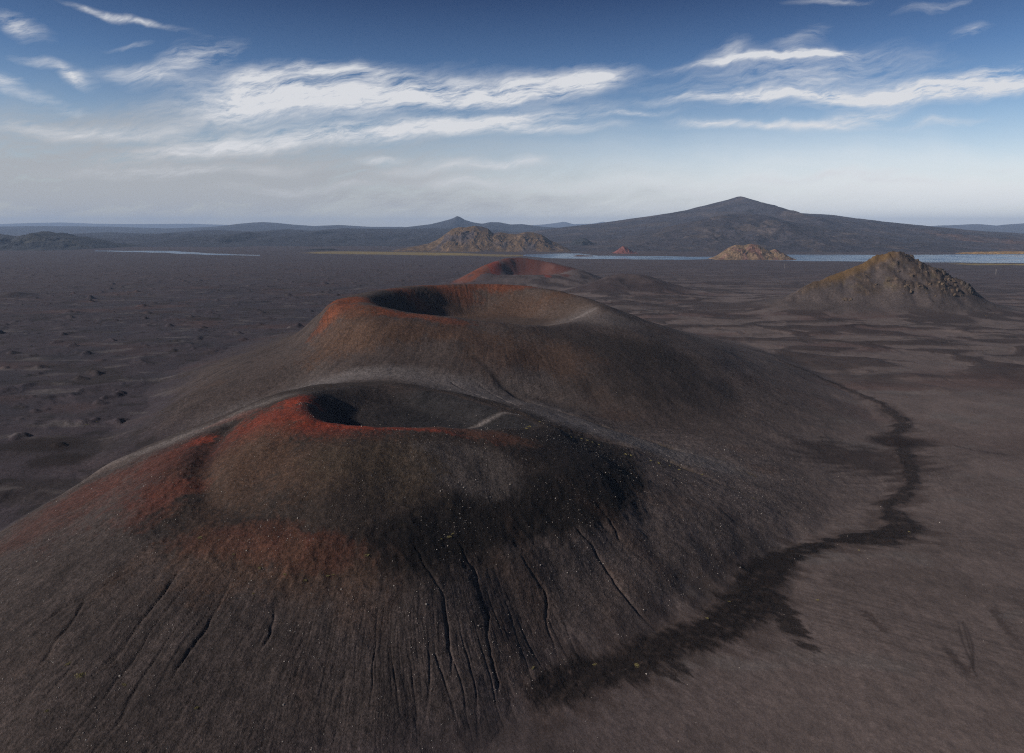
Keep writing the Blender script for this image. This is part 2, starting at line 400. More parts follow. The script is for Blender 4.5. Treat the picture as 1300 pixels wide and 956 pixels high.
def colours(x, y, z, parts):
    h1, h2, h3, hr, b = parts
    r = np.hypot(x, y)
    n = x.size
    big = fbm(x / 170, y / 170, 4, 101); med = fbm(x / 30, y / 30, 4, 105); fin = fbm(x / 6, y / 6, 3, 109)
    c = np.empty((n, 3)); c[:] = DARK
    lx = ss(140, -160, x + .02 * y)
    plain_l = PURP * .86
    c = mix(c, SAND, (1 - lx) * .85)
    c = mix(c, plain_l, lx)
    # plain: dark and rusty streaks
    st = fbm(x / 130 + .5 * med, y / 75, 4, 112)
    c = mix(c, DARK * .62, ss(.05, .35, st) * .75 * (.35 + .65 * lx) * ss(3300, 2500, r))
    c = mix(c, np.array((.082, .048, .042)), ss(.05, .35, fbm(x / 200, y / 95, 4, 116)) * .6 * ss(300, 700, y))
    c = mix(c, np.array((.040, .037, .047)), ss(.0, .3, fbm(x / 90, y / 120, 5, 117)) * .6 * lx)
    c = mix(c, DARK * .45, ss(.18, .4, fbm(x / 26, y / 20, 4, 114)) * .75 * lx)
    c = mix(c, PALE * .62, ss(.18, .42, fbm(x / 60, y / 26, 4, 118)) * .55)
    sc = ridged(x / 150 + .5 * fbm(x / 90, y / 90, 2, 18), y / 75 + .002 * x, 3, 21)
    c = mix(c, np.array((.045, .033, .03)), ss(.42, .62, sc + .15 * fin) * .8 * (1 - lx) * ss(520, 760, y))
    c = mix(c, DARK * .5, ss(.12, .3, fbm(x / 40 + .5 * med, y / 34, 5, 119, .65) * .8 + .25 * fin) * .7 * (1 - lx) * ss(560, 800, y) * ss(-.1, .2, fbm(x / 150, y / 150, 2, 115)))
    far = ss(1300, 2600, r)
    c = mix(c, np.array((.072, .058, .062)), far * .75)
    # cone membership
    m1 = ss(-1.5, 9, h1 - np.maximum(b, 0) + 3 * med) * ss(-3, 2, h1 - h2)
    m2 = ss(-3, 22, h2 - np.maximum(b, 0) + 7 * med) * ss(3, -2, h1 - h2)
    base1 = DARK * .97
    c = mix(c, base1, m1)
    rgt = ss(-40, 120, x)
    c = mix(c, SAND * .80, m1 * rgt * .75)
    c = mix(c, np.array((.064, .049, .043)), m2 * .95)
    c = mix(c, SAND * .78, m2 * ss(90, 230, x) * .7)
    c = mix(c, GREY * .85, m2 * ss(52, 40, z) * ss(90, -30, x) * ss(-190, -120, x) * .8)
    rr, ph = CONE1.polar(x, y)
    rim = CONE1.ring_r(0, ph); edge = CONE1.ring_r(1, ph); step = CONE1.ring_r(2, ph)
    ter = m1 * ss(-3, 3, rr - rim) * ss(4, -3, rr - edge)
    c = mix(c, np.array((.043, .032, .026)), ter * .92)
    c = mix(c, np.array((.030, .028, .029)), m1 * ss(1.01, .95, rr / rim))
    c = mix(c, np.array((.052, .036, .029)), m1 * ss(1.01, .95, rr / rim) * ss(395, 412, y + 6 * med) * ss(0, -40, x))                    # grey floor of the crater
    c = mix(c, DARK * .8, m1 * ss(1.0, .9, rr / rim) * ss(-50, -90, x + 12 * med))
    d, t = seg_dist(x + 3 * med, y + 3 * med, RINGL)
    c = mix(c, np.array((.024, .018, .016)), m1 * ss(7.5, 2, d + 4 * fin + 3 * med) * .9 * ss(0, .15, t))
    # dark spatter band at the terrace edge, shade of its steep face painted in
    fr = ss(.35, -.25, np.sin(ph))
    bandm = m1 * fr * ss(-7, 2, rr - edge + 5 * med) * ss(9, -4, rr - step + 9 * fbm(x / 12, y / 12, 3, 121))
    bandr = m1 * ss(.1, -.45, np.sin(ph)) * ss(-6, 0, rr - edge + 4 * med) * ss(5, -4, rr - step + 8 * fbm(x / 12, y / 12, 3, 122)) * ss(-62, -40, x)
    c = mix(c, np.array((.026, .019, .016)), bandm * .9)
    c = mix(c, np.array((.013, .010, .009)), bandr * .9)  # right half blackened further as painted shade
    a = P(650, 575, 45)
    c = mix(c, BLACK * 1.4, m1 * ss(1.25, .5, np.hypot((x - P(715, 575, 42)[0]) / 30, (y - P(715, 575, 42)[1]) / 26) + .3 * med) * .8)  # shading right of the rim, painted near black
    a = P(590, 595, 45)
    c = mix(c, GREY * .8, m1 * ss(1.3, .6, np.hypot((x - a[0]) / 26, (y - a[1]) / 17) + .25 * med) * .75)  # lit top of the terrace painted as a grey patch
    # dark right face of the middle cone, with its ledge shadow painted in
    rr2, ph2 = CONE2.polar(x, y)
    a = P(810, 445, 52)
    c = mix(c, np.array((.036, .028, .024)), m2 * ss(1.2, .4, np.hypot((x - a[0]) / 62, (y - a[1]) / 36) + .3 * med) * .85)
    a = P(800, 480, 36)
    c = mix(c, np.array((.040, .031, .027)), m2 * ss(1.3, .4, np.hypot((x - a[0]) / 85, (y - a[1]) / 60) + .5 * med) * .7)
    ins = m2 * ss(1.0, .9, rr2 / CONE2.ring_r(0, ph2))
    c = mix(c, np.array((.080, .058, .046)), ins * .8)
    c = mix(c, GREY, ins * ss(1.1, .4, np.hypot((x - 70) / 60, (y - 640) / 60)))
    c = mix(c, BLACK * 1.8, ins * ss(-70, -115, x + 14 * med) * .8)  # shade of the left inner wall painted near black
    a = P(760, 405, 66)
    c = mix(c, GREY, m2 * ss(1.2, .5, np.hypot((x - a[0]) / 45, (y - a[1]) / 40) + .2 * med) * .85)
    # red and brown cinders
    rag = .75 * med + .5 * fin + .45 * fbm(x / 2.2, y / 2.2, 2, 155) + .22 * pn(np.mod(ph - np.pi / 2, 2 * np.pi) * 60, rr / 40, 156)
    for (q, sx, sy, col, s) in REDS:
        a = P(*q)
        d = np.hypot((x - a[0]) / sx, (y - a[1]) / sy) + rag
        c = mix(c, col, ss(1.25, .45, d) * s * (m1 + m2 > .25))
    for (a, sx, sy, col, s) in FAR_RED:
        d = np.hypot((x - a[0]) / sx, (y - a[1]) / sy) + .9 * med + .5 * fbm(x / 55, y / 55, 3, 157)
        c = mix(c, col, ss(1.3, .5, d) * s)
    hum = ss(4, 12, b) * ss(1400, 1500, y) * ss(100, 160, x)
    c = mix(c, np.array((.05, .036, .036)), hum * .7)
    # slope streaks along the fall line of the cones
    a = P(1095, 578, 4)
    c = mix(c, np.array((.04, .029, .026)), ss(1.3, .5, np.hypot((x - a[0]) / 44, (y - a[1]) / 30) + 1.1 * fbm(x / 30 + y / 30, y / 5 - x / 22, 4, 149)) * .8)
    ph = np.mod(ph - np.pi / 2, 2 * np.pi); ph2 = np.mod(ph2 - np.pi / 2, 2 * np.pi)
    s1 = pn(ph * 70 + 1.2 * med, rr / 60, 131) + .6 * pn(ph * 170 + 2 * med, rr / 40, 132)
    s2 = pn(ph2 * 70 + 1.2 * med, rr2 / 70, 133) + .6 * pn(ph2 * 150 + 2 * med, rr2 / 50, 134)
    o1 = m1 * ss(-4, 12, rr - edge)
    o2 = m2 * ss(0, 15, rr2 - CONE2.ring_r(0, ph2))
    c *= (1 + .20 * np.clip(o1 * s1 + o2 * s2, -1, 1.3))[:, None]
    ln = np.maximum(1 - np.abs(pn(ph * 62 + 1.1 * med, rr / 90, 135)) * 2 - .78, 0) / .22
    ln = np.maximum(ln, .7 * np.maximum(1 - np.abs(pn(ph * 150 + .9 * med, rr / 70, 136)) * 2 - .6, 0) / .4)
    rp = ss(-2, 20, rr - step) * ss(520, 300, rr) * (.55 + .45 * ss(20, 90, x)) * ss(-.3, .2, fbm(x / 50, y / 50, 3, 138)) * (1 - m2)
    c = mix(c, DARK * .42, ln * rp * .32)
    ln2 = np.maximum(1 - np.abs(pn(ph2 * 80 + .6 * med, rr2 / 120, 139)) * 2 - .7, 0) / .3
    c = mix(c, DARK * .45, ln2 * o2 * ss(-.3, .2, fbm(x / 50, y / 50, 3, 140)) * .5)
    c = mix(c, BROWN * .9, (o1 + o2) * ss(.15, .5, fbm(ph * 6, rr / 60, 3, 137)) * .3)
    # pale ash along crests
    for pl, w, s in ((CREST, 11, .42), (CREST2, 1.5, .6), (CREST3, 4, .5)):
        d, t = seg_dist(x + 3 * med, y + 3 * med, pl)
        c = mix(c, PALE, np.exp(-(d / w) ** 2) * s * ss(0, .1, t) * ss(1, .8, t))
    for q, sx, sy, s in [((800, 562, 26), 60, 16, .75), ((720, 528, 38), 34, 20, .75), ((640, 500, 44), 44, 18, .8), ((570, 486, 47), 40, 20, .7), ((470, 476, 49), 52, 16, .7), ((350, 490, 42), 60, 24, .55), ((870, 590, 16), 50, 14, .6)]:  # grey valley patches, lit strip behind the near rim painted in
        a = P(*q)
        c = mix(c, np.array((.125, .115, .113)), ss(1.3, .4, np.hypot((x - a[0]) / sx, (y - a[1]) / sy) + .3 * med) * s)
    # mossy lines in the gullies
    for k in (1, 2):
        d, t = seg_dist(x, y, GULLY[k][0])
        c = mix(c, OLIVE * 1.2, np.exp(-(d / 2.2) ** 2) * ss(.35, .5, t) * ss(.0, .3, fin + med) * .8)
        c = mix(c, BLACK * 1.5, np.exp(-((d) / 2.6) ** 2) * ss(.5, .3, t) * .6)
    # dark wet lava apron round the foot
    w = x + 5 * fbm(x / 22, y / 22, 4, 141); v = y + 5 * fbm(x / 22, y / 22, 4, 143)
    d, t = seg_dist(w, v, BAND)
    bw = np.interp(t, np.linspace(0, 1, len(BANDW)), BANDW)
    pol = fbm(np.mod(ph - np.pi / 2, 2 * np.pi) * 34, rr / 26, 4, 145, .6)
    edgy = d + 7.5 * pol
    bm = ss(bw * 1.1, bw * .5, edgy) * ss(-.5, .1, fbm(np.mod(ph - np.pi / 2, 2 * np.pi) * 60, rr / 22, 3, 146) * .6 + .6 * fbm(x / 7, y / 5, 3, 152) + .2)
    sect = np.interp(t, [0, .1, .2, .3, .42, .5, .6, .75, 1], [.9, .95, 1, 1, .9, .8, .7, .62, .5])
    for q, s_, sy_ in (((972, 760, 0), 10, 12), ((940, 772, 0), 8, 9), ((1008, 795, 0), 5, 14), ((800, 850, 0), 16, 8), ((1110, 685, 0), 16, 6)):
        a = P(*q)
        bm = np.maximum(bm, .85 * ss(1.1, .6, np.hypot((x - a[0]) / s_, (y - a[1]) / sy_) + 1.6 * pol))
    halo = ss(bw * 2.2, bw * .8, d + 16 * fbm(np.mod(ph - np.pi / 2, 2 * np.pi) * 40, rr / 40, 4, 147))
    c = mix(c, np.array((.050, .036, .031)), halo * .6)
    c = mix(c, np.array((.016, .0115, .010)), bm * sect)
    c = mix(c, np.array((.045, .033, .028)), bm * ss(.1, .4, fbm(x / 5 + y / 30, y / 3 - x / 14, 3, 150)) * .6)
    for pl in SMEARS:
        d, t = seg_dist(x + 2 * med, y + 2 * med, pl)
        c = mix(c, np.array((.03, .021, .019)), ss(2.6, .6, d + 3.2 * fbm(x / 3 + y / 9, y / 2 - x / 6, 3, 158)) * ss(0, .3, t) * ss(1, .7, t) * .5)
    for tr in TRACKS:
        d, t = seg_dist(x, y, tr)
        c = mix(c, BLACK * 2.2, np.exp(-(d / .45) ** 2) * .5)
    for q, sx, sy in [((48, 560, 2), 26, 22), ((78, 582, 2), 22, 14), ((1140, 560, 0), 26, 14)]:
        a = P(*q)
        c = mix(c, np.array((.024, .015, .012)), ss(1.25, .6, np.hypot((x - a[0]) / sx, (y - a[1]) / sy) + .7 * med) * .85)
    # rocky hill
    mr = ss(3, 12, hr - np.maximum(b, 0))
    c = mix(c, SAND * .62, mr)
    cr = ss(24, 40, hr) * ss(-.18, .25, fbm(x / 36, y / 36, 3, 81) + .35 * ss(60, 240, x - RH[6][0] + 130) - .05)
    cc = fbm(x / 9, y / 9, 3, 151)
    c = mix(c, np.array((.070, .052, .040)), mr * ss(.1, .7, cr) * .85)
    c = mix(c, TAN * .9, mr * cr * ss(.12, .4, cc))
    c = mix(c, YEL * .75, mr * ss(26, 50, hr) * ss(.1, .4, fbm(x / 22, y / 16, 4, 153)) * .3)
    c = mix(c, BLACK * 1.6, mr * cr * ss(.12, .42, -cc) * .8)
    dr, t = seg_dist(x, y, RH[:7])
    c = mix(c, np.array((.135, .082, .030)), mr * ss(26, 6, dr + 8 * med) * ss(.02, .3, t) * ss(1, .9, t) * ss(30, 44, hr) * .85)
    # yellow marsh grass by the lakes
    for (x0, y0, x1, y1, wd, s) in SHORE:
        d, t = seg_dist(x + 30 * med, y + 60 * med, [(x0, y0), (x1, y1)])
        c = mix(c, np.array((.22, .17, .06)), ss(wd, wd * .5, d) * s)
    c *= (1 + .26 * med + .22 * fin + .14 * big)[:, None]
    c *= np.array((.755, .74, .745)) * np.clip(c.mean(1, keepdims=True) / .06, .3, 3) ** .16
    k = np.clip(.36 + .4 * lx + .5 * m1 + .5 * m2 + .7 * mr + .5 * bm, 0, 1)
    return np.clip(c, .004, .6), k


SHORE = [P(430, 320.5, 0)[:2] + P(560, 322.5, 0)[:2] + (230, .9), P(560, 322.5, 0)[:2] + P(640, 324.5, 0)[:2] + (150, .7), P(1230, 335.5, 0)[:2] + P(1400, 336.5, 0)[:2] + (75, 1.0)]

# ------------------------------------------------------------------ helpers for objects


def tag(o, label=None, cat=None, group=None, kind=None):
    if label: o['label'] = label
    if cat: o['category'] = cat
    if group: o['group'] = group
    if kind: o['kind'] = kind
    return o


def mesh_from(name, V, Fq, mat, smooth=True, colr=None):
    me = bpy.data.meshes.new(name)
    V = np.ascontiguousarray(V, np.float32); Fq = np.ascontiguousarray(Fq, np.int32)
    k = Fq.shape[1]
    me.vertices.add(len(V)); me.vertices.foreach_set('co', V.ravel())
    me.loops.add(Fq.size); me.loops.foreach_set('vertex_index', Fq.ravel())
    me.polygons.add(len(Fq))
    me.polygons.foreach_set('loop_start', np.arange(0, Fq.size, k, dtype=np.int32))
    me.polygons.foreach_set('loop_total', np.full(len(Fq), k, np.int32))
    me.polygons.foreach_set('use_smooth', np.full(len(Fq), smooth))
    if colr is not None:
        a = me.attributes.new('Col', 'FLOAT_COLOR', 'POINT')
        c4 = np.ones((len(V), 4), np.float32); c4[:, :colr.shape[1]] = colr
        a.data.foreach_set('color', c4.ravel())
    me.update(); me.validate()
    if mat: me.materials.append(mat)
    o = bpy.data.objects.new(name, me)
    COL.objects.link(o)
    return o


def new_mat(name):
    m = bpy.data.materials.new(name); m.use_nodes = True
    nt = m.node_tree; nt.nodes.clear()
    out = nt.nodes.new('ShaderNodeOutputMaterial'); bs = nt.nodes.new('ShaderNodeBsdfPrincipled')
    nt.links.new(bs.outputs[0], out.inputs['Surface'])
    return m, nt, bs


def N(nt, t, **kw):
    n = nt.nodes.new(t)
    for k, v in kw.items():
        setattr(n, k, v)
    return n


def noise(nt, vec, scale, detail=4, rough=.6):
    n = N(nt, 'ShaderNodeTexNoise'); n.inputs['Scale'].default_value = scale
    n.inputs['Detail'].default_value = detail; n.inputs['Roughness'].default_value = rough
    nt.links.new(vec, n.inputs['Vector'])
    return n.outputs['Fac']


def maprange(nt, v, a, b, c, d):
    n = N(nt, 'ShaderNodeMapRange')
    for i, q in enumerate((a, b, c, d)):
        n.inputs[1 + i].default_value = q
    nt.links.new(v, n.inputs[0])
    return n.outputs[0]


def math_(nt, op, a, b=None, clamp=False):
    n = N(nt, 'ShaderNodeMath', operation=op); n.use_clamp = clamp
    for i, q in enumerate((a, b)):
        if q is None: continue
        if isinstance(q, (int, float)): n.inputs[i].default_value = q
        else: nt.links.new(q, n.inputs[i])
    return n.outputs[0]


def ground_mat(name, s_fine, s_mid, bump_d, speck=True, contrast=1.0):
    m, nt, bs = new_mat(name)
    geo = N(nt, 'ShaderNodeNewGeometry').outputs['Position']
    at = N(nt, 'ShaderNodeAttribute'); at.attribute_name = 'Col'
    n1 = noise(nt, geo, s_fine, 3, .65); n2 = noise(nt, geo, s_mid, 5, .65)
    f1 = maprange(nt, n1, .25, .75, 1 - .55 * contrast, 1 + .55 * contrast)
    f2 = maprange(nt, n2, .28, .72, 1 - .34 * contrast, 1 + .34 * contrast)
    f = math_(nt, 'MULTIPLY', f1, f2)
    n3 = noise(nt, geo, s_fine * .42, 2, .8)
    f = math_(nt, 'MULTIPLY', f, maprange(nt, n3, .3, .7, 1 - .4 * contrast, 1 + .4 * contrast))
    if speck:
        vo = N(nt, 'ShaderNodeTexVoronoi'); vo.inputs['Scale'].default_value = s_fine * .55; nt.links.new(geo, vo.inputs['Vector'])
        sep = N(nt, 'ShaderNodeSeparateColor'); nt.links.new(vo.outputs['Color'], sep.inputs[0])
        big = math_(nt, 'GREATER_THAN', sep.outputs[0], .90)
        near = maprange(nt, vo.outputs['Distance'], .12, .34, 1.0, 0.0)
        sp = math_(nt, 'MULTIPLY', math_(nt, 'MULTIPLY', big, near), maprange(nt, noise(nt, geo, .03, 2), .38, .62, 0, 1.0))
        f = math_(nt, 'ADD', f, sp)
    if speck:
        f = math_(nt, 'ADD', math_(nt, 'MULTIPLY', math_(nt, 'SUBTRACT', f, 1.0), at.outputs['Alpha']), 1.0)
    mx = N(nt, 'ShaderNodeVectorMath', operation='SCALE')
    nt.links.new(at.outputs['Color'], mx.inputs[0]); nt.links.new(f, mx.inputs['Scale'])
    nt.links.new(mx.outputs[0], bs.inputs['Base Color'])
    bs.inputs['Roughness'].default_value = .95
    bs.inputs['Specular IOR Level'].default_value = .15
    h = math_(nt, 'ADD', math_(nt, 'MULTIPLY', n1, .35), n2)
    bp = N(nt, 'ShaderNodeBump'); bp.inputs['Strength'].default_value = 1.0; bp.inputs['Distance'].default_value = bump_d
    nt.links.new(h, bp.inputs['Height']); nt.links.new(bp.outputs[0], bs.inputs['Normal'])
    if speck:
        nt.links.new(math_(nt, 'MULTIPLY', at.outputs['Alpha'], .8), bp.inputs['Strength'])
    return m


M_GROUND = ground_mat('cinder', 1.9, .32, .9)
M_FAR = ground_mat('far_slope', .045, .011, 14.0, speck=False, contrast=.8)
M_BLUFF = ground_mat('bluff_rock', .13, .035, 5.0, speck=False, contrast=.9)

# ------------------------------------------------------------------ the terrain sheet (polar grid, fine where it is near)
az = np.concatenate([np.linspace(-180, -46, 60, endpoint=False), np.arange(-46, 46, .07), np.linspace(46, 180, 60, endpoint=False)])
rad = np.concatenate([np.array([0.5, 20, 45, 70, 90]), np.exp(np.arange(math.log(105), math.log(440), .0026)), np.exp(np.arange(math.log(440), math.log(2600), .0042)),
                      np.exp(np.arange(math.log(2600), math.log(4600), .008)), np.exp(np.linspace(math.log(4600), math.log(60000), 40))])
A, RR = np.meshgrid(np.radians(az), rad)
X = (RR * np.sin(A)).astype(np.float32).ravel(); Y = (RR * np.cos(A)).astype(np.float32).ravel()
Z = np.empty_like(X); CC = np.empty((X.size, 4), np.float32); ID = np.zeros(X.size, np.int8)
CH = 400000
for s in range(0, X.size, CH):
    e = min(s + CH, X.size)
    z, parts = terrain(X[s:e], Y[s:e])
    c, k = colours(X[s:e], Y[s:e], z, parts)
    Z[s:e] = z; CC[s:e, :3] = c; CC[s:e, 3] = k
    h1, h2, h3, hr, b = parts
    st = np.stack([np.maximum(b, .0) + 1.0, h1, h2, h3, hr - 4])
    ID[s:e] = np.argmax(st, 0)
nA, nR = len(az), len(rad)
idx = np.arange(nA * nR).reshape(nR, nA)
q = np.stack([idx[:-1, :], idx[1:, :], np.roll(idx, -1, 1)[1:, :], np.roll(idx, -1, 1)[:-1, :]], -1).reshape(-1, 4)
q = q[:, ::-1]
fid = ID[q[:, 0]]
V = np.stack([X, Y, Z], 1)
INFO = [('ground', 'dark cinder plain spreading out to the lakes and mountains', 'ground'),
        ('cinder_cone', 'nearest cinder cone with a red-rimmed shallow crater', 'volcanic cone'),
        ('cinder_cone', 'large middle cinder cone with a deep orange-brown crater', 'volcanic cone'),
        ('cinder_cone', 'small red cinder cone behind the large middle crater', 'volcanic cone'),
        ('rocky_hill', 'rocky hill with tan crags rising from a sand apron on the right', 'hill')]
for k, (nm, lb, ct) in enumerate(INFO):
    f = q[fid == k]
    u, inv = np.unique(f, return_inverse=True)
    o = mesh_from(nm, V[u], inv.reshape(-1, 4), M_GROUND, True, CC[u])
    tag(o, lb, ct, kind='structure')


def ht(x, y):
    z, _ = terrain(np.atleast_1d(np.asarray(x, np.float32)), np.atleast_1d(np.asarray(y, np.float32)))
    return z


def hit(pts):
    """where the lines of sight through photo pixels first meet the terrain"""
    pts = np.array(pts, float)
    dx, dy, dz = ray(pts[:, 0], pts[:, 1])
    n = len(pts)
    ts = np.exp(np.linspace(math.log(110), math.log(3200), 900))
    res = np.full(n, np.nan); done = np.zeros(n, bool)
    for t in ts:
        live = ~done
        if not live.any(): break
        i = np.where(live)[0]
        z = ht(dx[i] * t, dy[i] * t)
        g = H + dz[i] * t <= z
        res[i[g]] = t; done[i[g]] = True
    return [(dx[i] * res[i], dy[i] * res[i], float(ht(dx[i] * res[i], dy[i] * res[i])[0])) if done[i] else None for i in range(n)]


# ------------------------------------------------------------------ lakes


def water_mat():
    m, nt, bs = new_mat('lake_water')
    bs.inputs['Base Color'].default_value = (.07, .12, .19, 1)
    bs.inputs['Roughness'].default_value = .12
    geo = N(nt, 'ShaderNodeNewGeometry').outputs['Position']
    mp = N(nt, 'ShaderNodeMapping'); mp.inputs['Scale'].default_value = (.25, 1.0, 1.0); nt.links.new(geo, mp.inputs[0])
    n = noise(nt, mp.outputs[0], .35, 4, .6)
    bp = N(nt, 'ShaderNodeBump'); bp.inputs['Distance'].default_value = 1.1; bp.inputs['Strength'].default_value = 1
    nt.links.new(n, bp.inputs['Height']); nt.links.new(bp.outputs[0], bs.inputs['Normal'])
    n2 = noise(nt, geo, .004, 3, .6)
    nt.links.new(maprange(nt, n2, .35, .65, .06, .3), bs.inputs['Roughness'])
    return m


M_WATER = water_mat()


def lake(px_near, px_far, label):
    """shoreline given by photo pixels on the plain; a sheet of water a hand above it"""
    def dense(l, sd):
        out = []
        for a, b in zip(l[:-1], l[1:]):
            p, q = P(*a, .4), P(*b, .4)
            for t in np.linspace(0, 1, 24, endpoint=False):
                x = p[0] + (q[0] - p[0]) * t; y = p[1] + (q[1] - p[1]) * t
                y += 55 * float(fbm(np.float32(x / 160), np.float32(sd), 4, 161))
                out.append((x, y, .4))
        out.append(P(*l[-1], .4))
        return out
    a, b = dense(px_near, 3.3), dense(px_far, 8.8)
    me = bpy.data.meshes.new('lake')
    nb = len(a) + len(b)
    me.from_pydata(a + b[::-1], [], [list(range(nb))])
    me.materials.append(M_WATER)
    o = bpy.data.objects.new('lake', me); COL.objects.link(o)
    tag(o, label, 'lake', kind='structure')


lake([(905, 329.6), (985, 331), (1080, 331.8), (1180, 333), (1230, 333.5), (1420, 334.5)], [(905, 325.5), (1000, 323.2), (1150, 323.8), (1230, 322.9), (1420, 323.2)],
     'broad blue lake stretching to the right edge below the big mountain')
lake([(664, 325.0), (690, 327.6), (760, 328.9), (840, 329.6), (906, 329.5)], [(664, 323.6), (690, 322.3), (735, 321.7), (760, 324.6), (830, 325.2), (906, 326.0)],
     'narrow arm of the lake behind the small red cone')
lake([(120, 318.9), (170, 320.0), (215, 321.2), (262, 323.6), (330, 324.6)], [(120, 318.2), (165, 318.3), (220, 318.6), (262, 321.6), (330, 323.9)],
     'thin strip of water on the far left plain')

# ------------------------------------------------------------------ hills and mountains beyond the plain, haze blue partly painted into far colours
SD = [300]


def hills(name, label, sky, d, front, back, col, mat=None, amp=.3, scale=None, conc=1.25, nx=260, ny=70, col2=None, kind_cat='mountain', wig=.15, power=None):
    """a ridge whose crest has the given outline, with real depth to both sides"""
    SD[0] += 13
    sd = SD[0]
    pts = [D(px, py, d) for px, py in sky]
    xs = np.array([p[0] for p in pts]); zs = np.array([p[2] for p in pts])
    gx = np.linspace(xs[0], xs[-1], nx)
    zr = np.interp(gx, xs, zs)
    ker = np.hanning(5); ker /= ker.sum()
    zr = np.convolve(np.pad(zr, len(ker) // 2, 'edge'), ker, 'valid')[:nx]
    v = np.concatenate([-np.linspace(1, 0, ny, endpoint=False) ** 1.15, np.linspace(0, 1, ny // 3)])
    GX, GV = np.meshgrid(gx, v)
    ZR = np.tile(zr, (len(v), 1))
    span = xs[-1] - xs[0]
    sc = scale or span / 8
    cy = d + wig * front * fbm((GX / (sc * 2)).astype(np.float32), GX * 0 + .5, 3, sd)
    GY = np.where(GV < 0, cy + GV * front, cy + GV * back)
    # spurs: the foot of each slope is carved by gullies that fade towards the crest
    pr = np.clip(1 - np.abs(GV), 0, 1)
    wx = (GX + .35 * sc * fbm(GX / sc, GY / sc, 3, sd + 2)) / sc; wy = GY / (sc * (.75 if mat else 1.6)) + (.45 * fbm(GX / sc * 2, GY / sc * 2, 2, sd + 3) if mat else 0)
    rg = ridged(wx, wy, 5, sd + 4, .52)
    prof = pr ** conc
    keep = 1 - ss(.0, .45, np.abs(GV))
    ztop = np.maximum(ZR, -6)
    Zv = ztop * prof + (rg - .25) * amp * np.maximum(ztop, 0) * (1 - keep) * np.minimum(prof * 3, 1) + .12 * amp * np.maximum(ztop, 0) * (rg - .3) * keep
    Zv = Zv - 3 * (1 - pr)
    edge = ss(0, .05, (GX - xs[0]) / span) * ss(1, .95, (GX - xs[0]) / span)
    Zv = Zv * edge - 4 * (1 - edge)
    c = np.empty(GX.shape + (3,)); c[:] = col
    n2 = fbm(GX / (sc * .7), GY / (sc * .9), 5, sd + 7)
    if col2 is not None:
        m = (ss(-.02, .3, n2))[..., None]
        c = c * (1 - m) + np.array(col2) * m
    c *= (1 + .5 * fbm(GX / (sc * .3), GY / (sc * .5), 4, sd + 9) - .12 * rg)[..., None]
    n, mm = len(v), nx
    idx = np.arange(n * mm).reshape(n, mm)
    q = np.stack([idx[:-1, :-1], idx[:-1, 1:], idx[1:, 1:], idx[1:, :-1]], -1).reshape(-1, 4)
    o = mesh_from(name, np.stack([GX.ravel(), GY.ravel(), Zv.ravel()], 1), q, mat or M_FAR, True, np.clip(c.reshape(-1, 3), .005, .6))
    tag(o, label, kind_cat, kind='structure')
    return o


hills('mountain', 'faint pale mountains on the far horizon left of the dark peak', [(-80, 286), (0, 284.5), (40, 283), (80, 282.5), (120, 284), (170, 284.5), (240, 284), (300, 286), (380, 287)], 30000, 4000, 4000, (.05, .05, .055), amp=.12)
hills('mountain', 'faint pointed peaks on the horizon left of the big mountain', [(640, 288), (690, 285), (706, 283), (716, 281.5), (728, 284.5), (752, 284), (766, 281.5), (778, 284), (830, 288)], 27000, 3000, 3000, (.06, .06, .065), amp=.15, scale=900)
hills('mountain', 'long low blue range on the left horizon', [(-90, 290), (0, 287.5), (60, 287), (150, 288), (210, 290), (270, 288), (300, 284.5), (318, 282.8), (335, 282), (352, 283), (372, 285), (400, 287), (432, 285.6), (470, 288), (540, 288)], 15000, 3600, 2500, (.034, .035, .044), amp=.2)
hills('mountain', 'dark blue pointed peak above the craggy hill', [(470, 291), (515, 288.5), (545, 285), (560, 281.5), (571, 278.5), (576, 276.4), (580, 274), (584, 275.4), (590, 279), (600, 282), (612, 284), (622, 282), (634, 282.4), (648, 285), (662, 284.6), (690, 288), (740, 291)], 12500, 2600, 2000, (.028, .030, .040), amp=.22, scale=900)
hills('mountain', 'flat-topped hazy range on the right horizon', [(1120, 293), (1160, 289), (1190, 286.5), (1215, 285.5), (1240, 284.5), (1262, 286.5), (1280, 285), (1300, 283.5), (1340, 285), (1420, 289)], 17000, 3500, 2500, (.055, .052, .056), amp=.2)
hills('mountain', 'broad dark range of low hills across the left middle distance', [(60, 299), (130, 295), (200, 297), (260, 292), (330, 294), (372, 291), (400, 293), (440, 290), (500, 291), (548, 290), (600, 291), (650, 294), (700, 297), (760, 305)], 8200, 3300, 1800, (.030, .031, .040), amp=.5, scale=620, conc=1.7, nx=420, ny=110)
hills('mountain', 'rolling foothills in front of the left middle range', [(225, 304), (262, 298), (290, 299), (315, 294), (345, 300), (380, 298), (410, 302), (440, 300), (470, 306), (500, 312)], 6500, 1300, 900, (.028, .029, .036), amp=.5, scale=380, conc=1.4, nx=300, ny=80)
hills('hill', 'dark rounded hills at the left edge of the plain', [(-150, 300), (-80, 296), (-30, 296), (0, 297), (22, 300), (40, 298), (54, 294), (66, 293.6), (80, 297), (98, 300), (120, 305), (140, 311), (162, 319)], 4900, 620, 600, (.026, .028, .032), amp=.5, scale=240, conc=1.15, nx=320, ny=80, kind_cat='hill', col2=(.04, .038, .032))
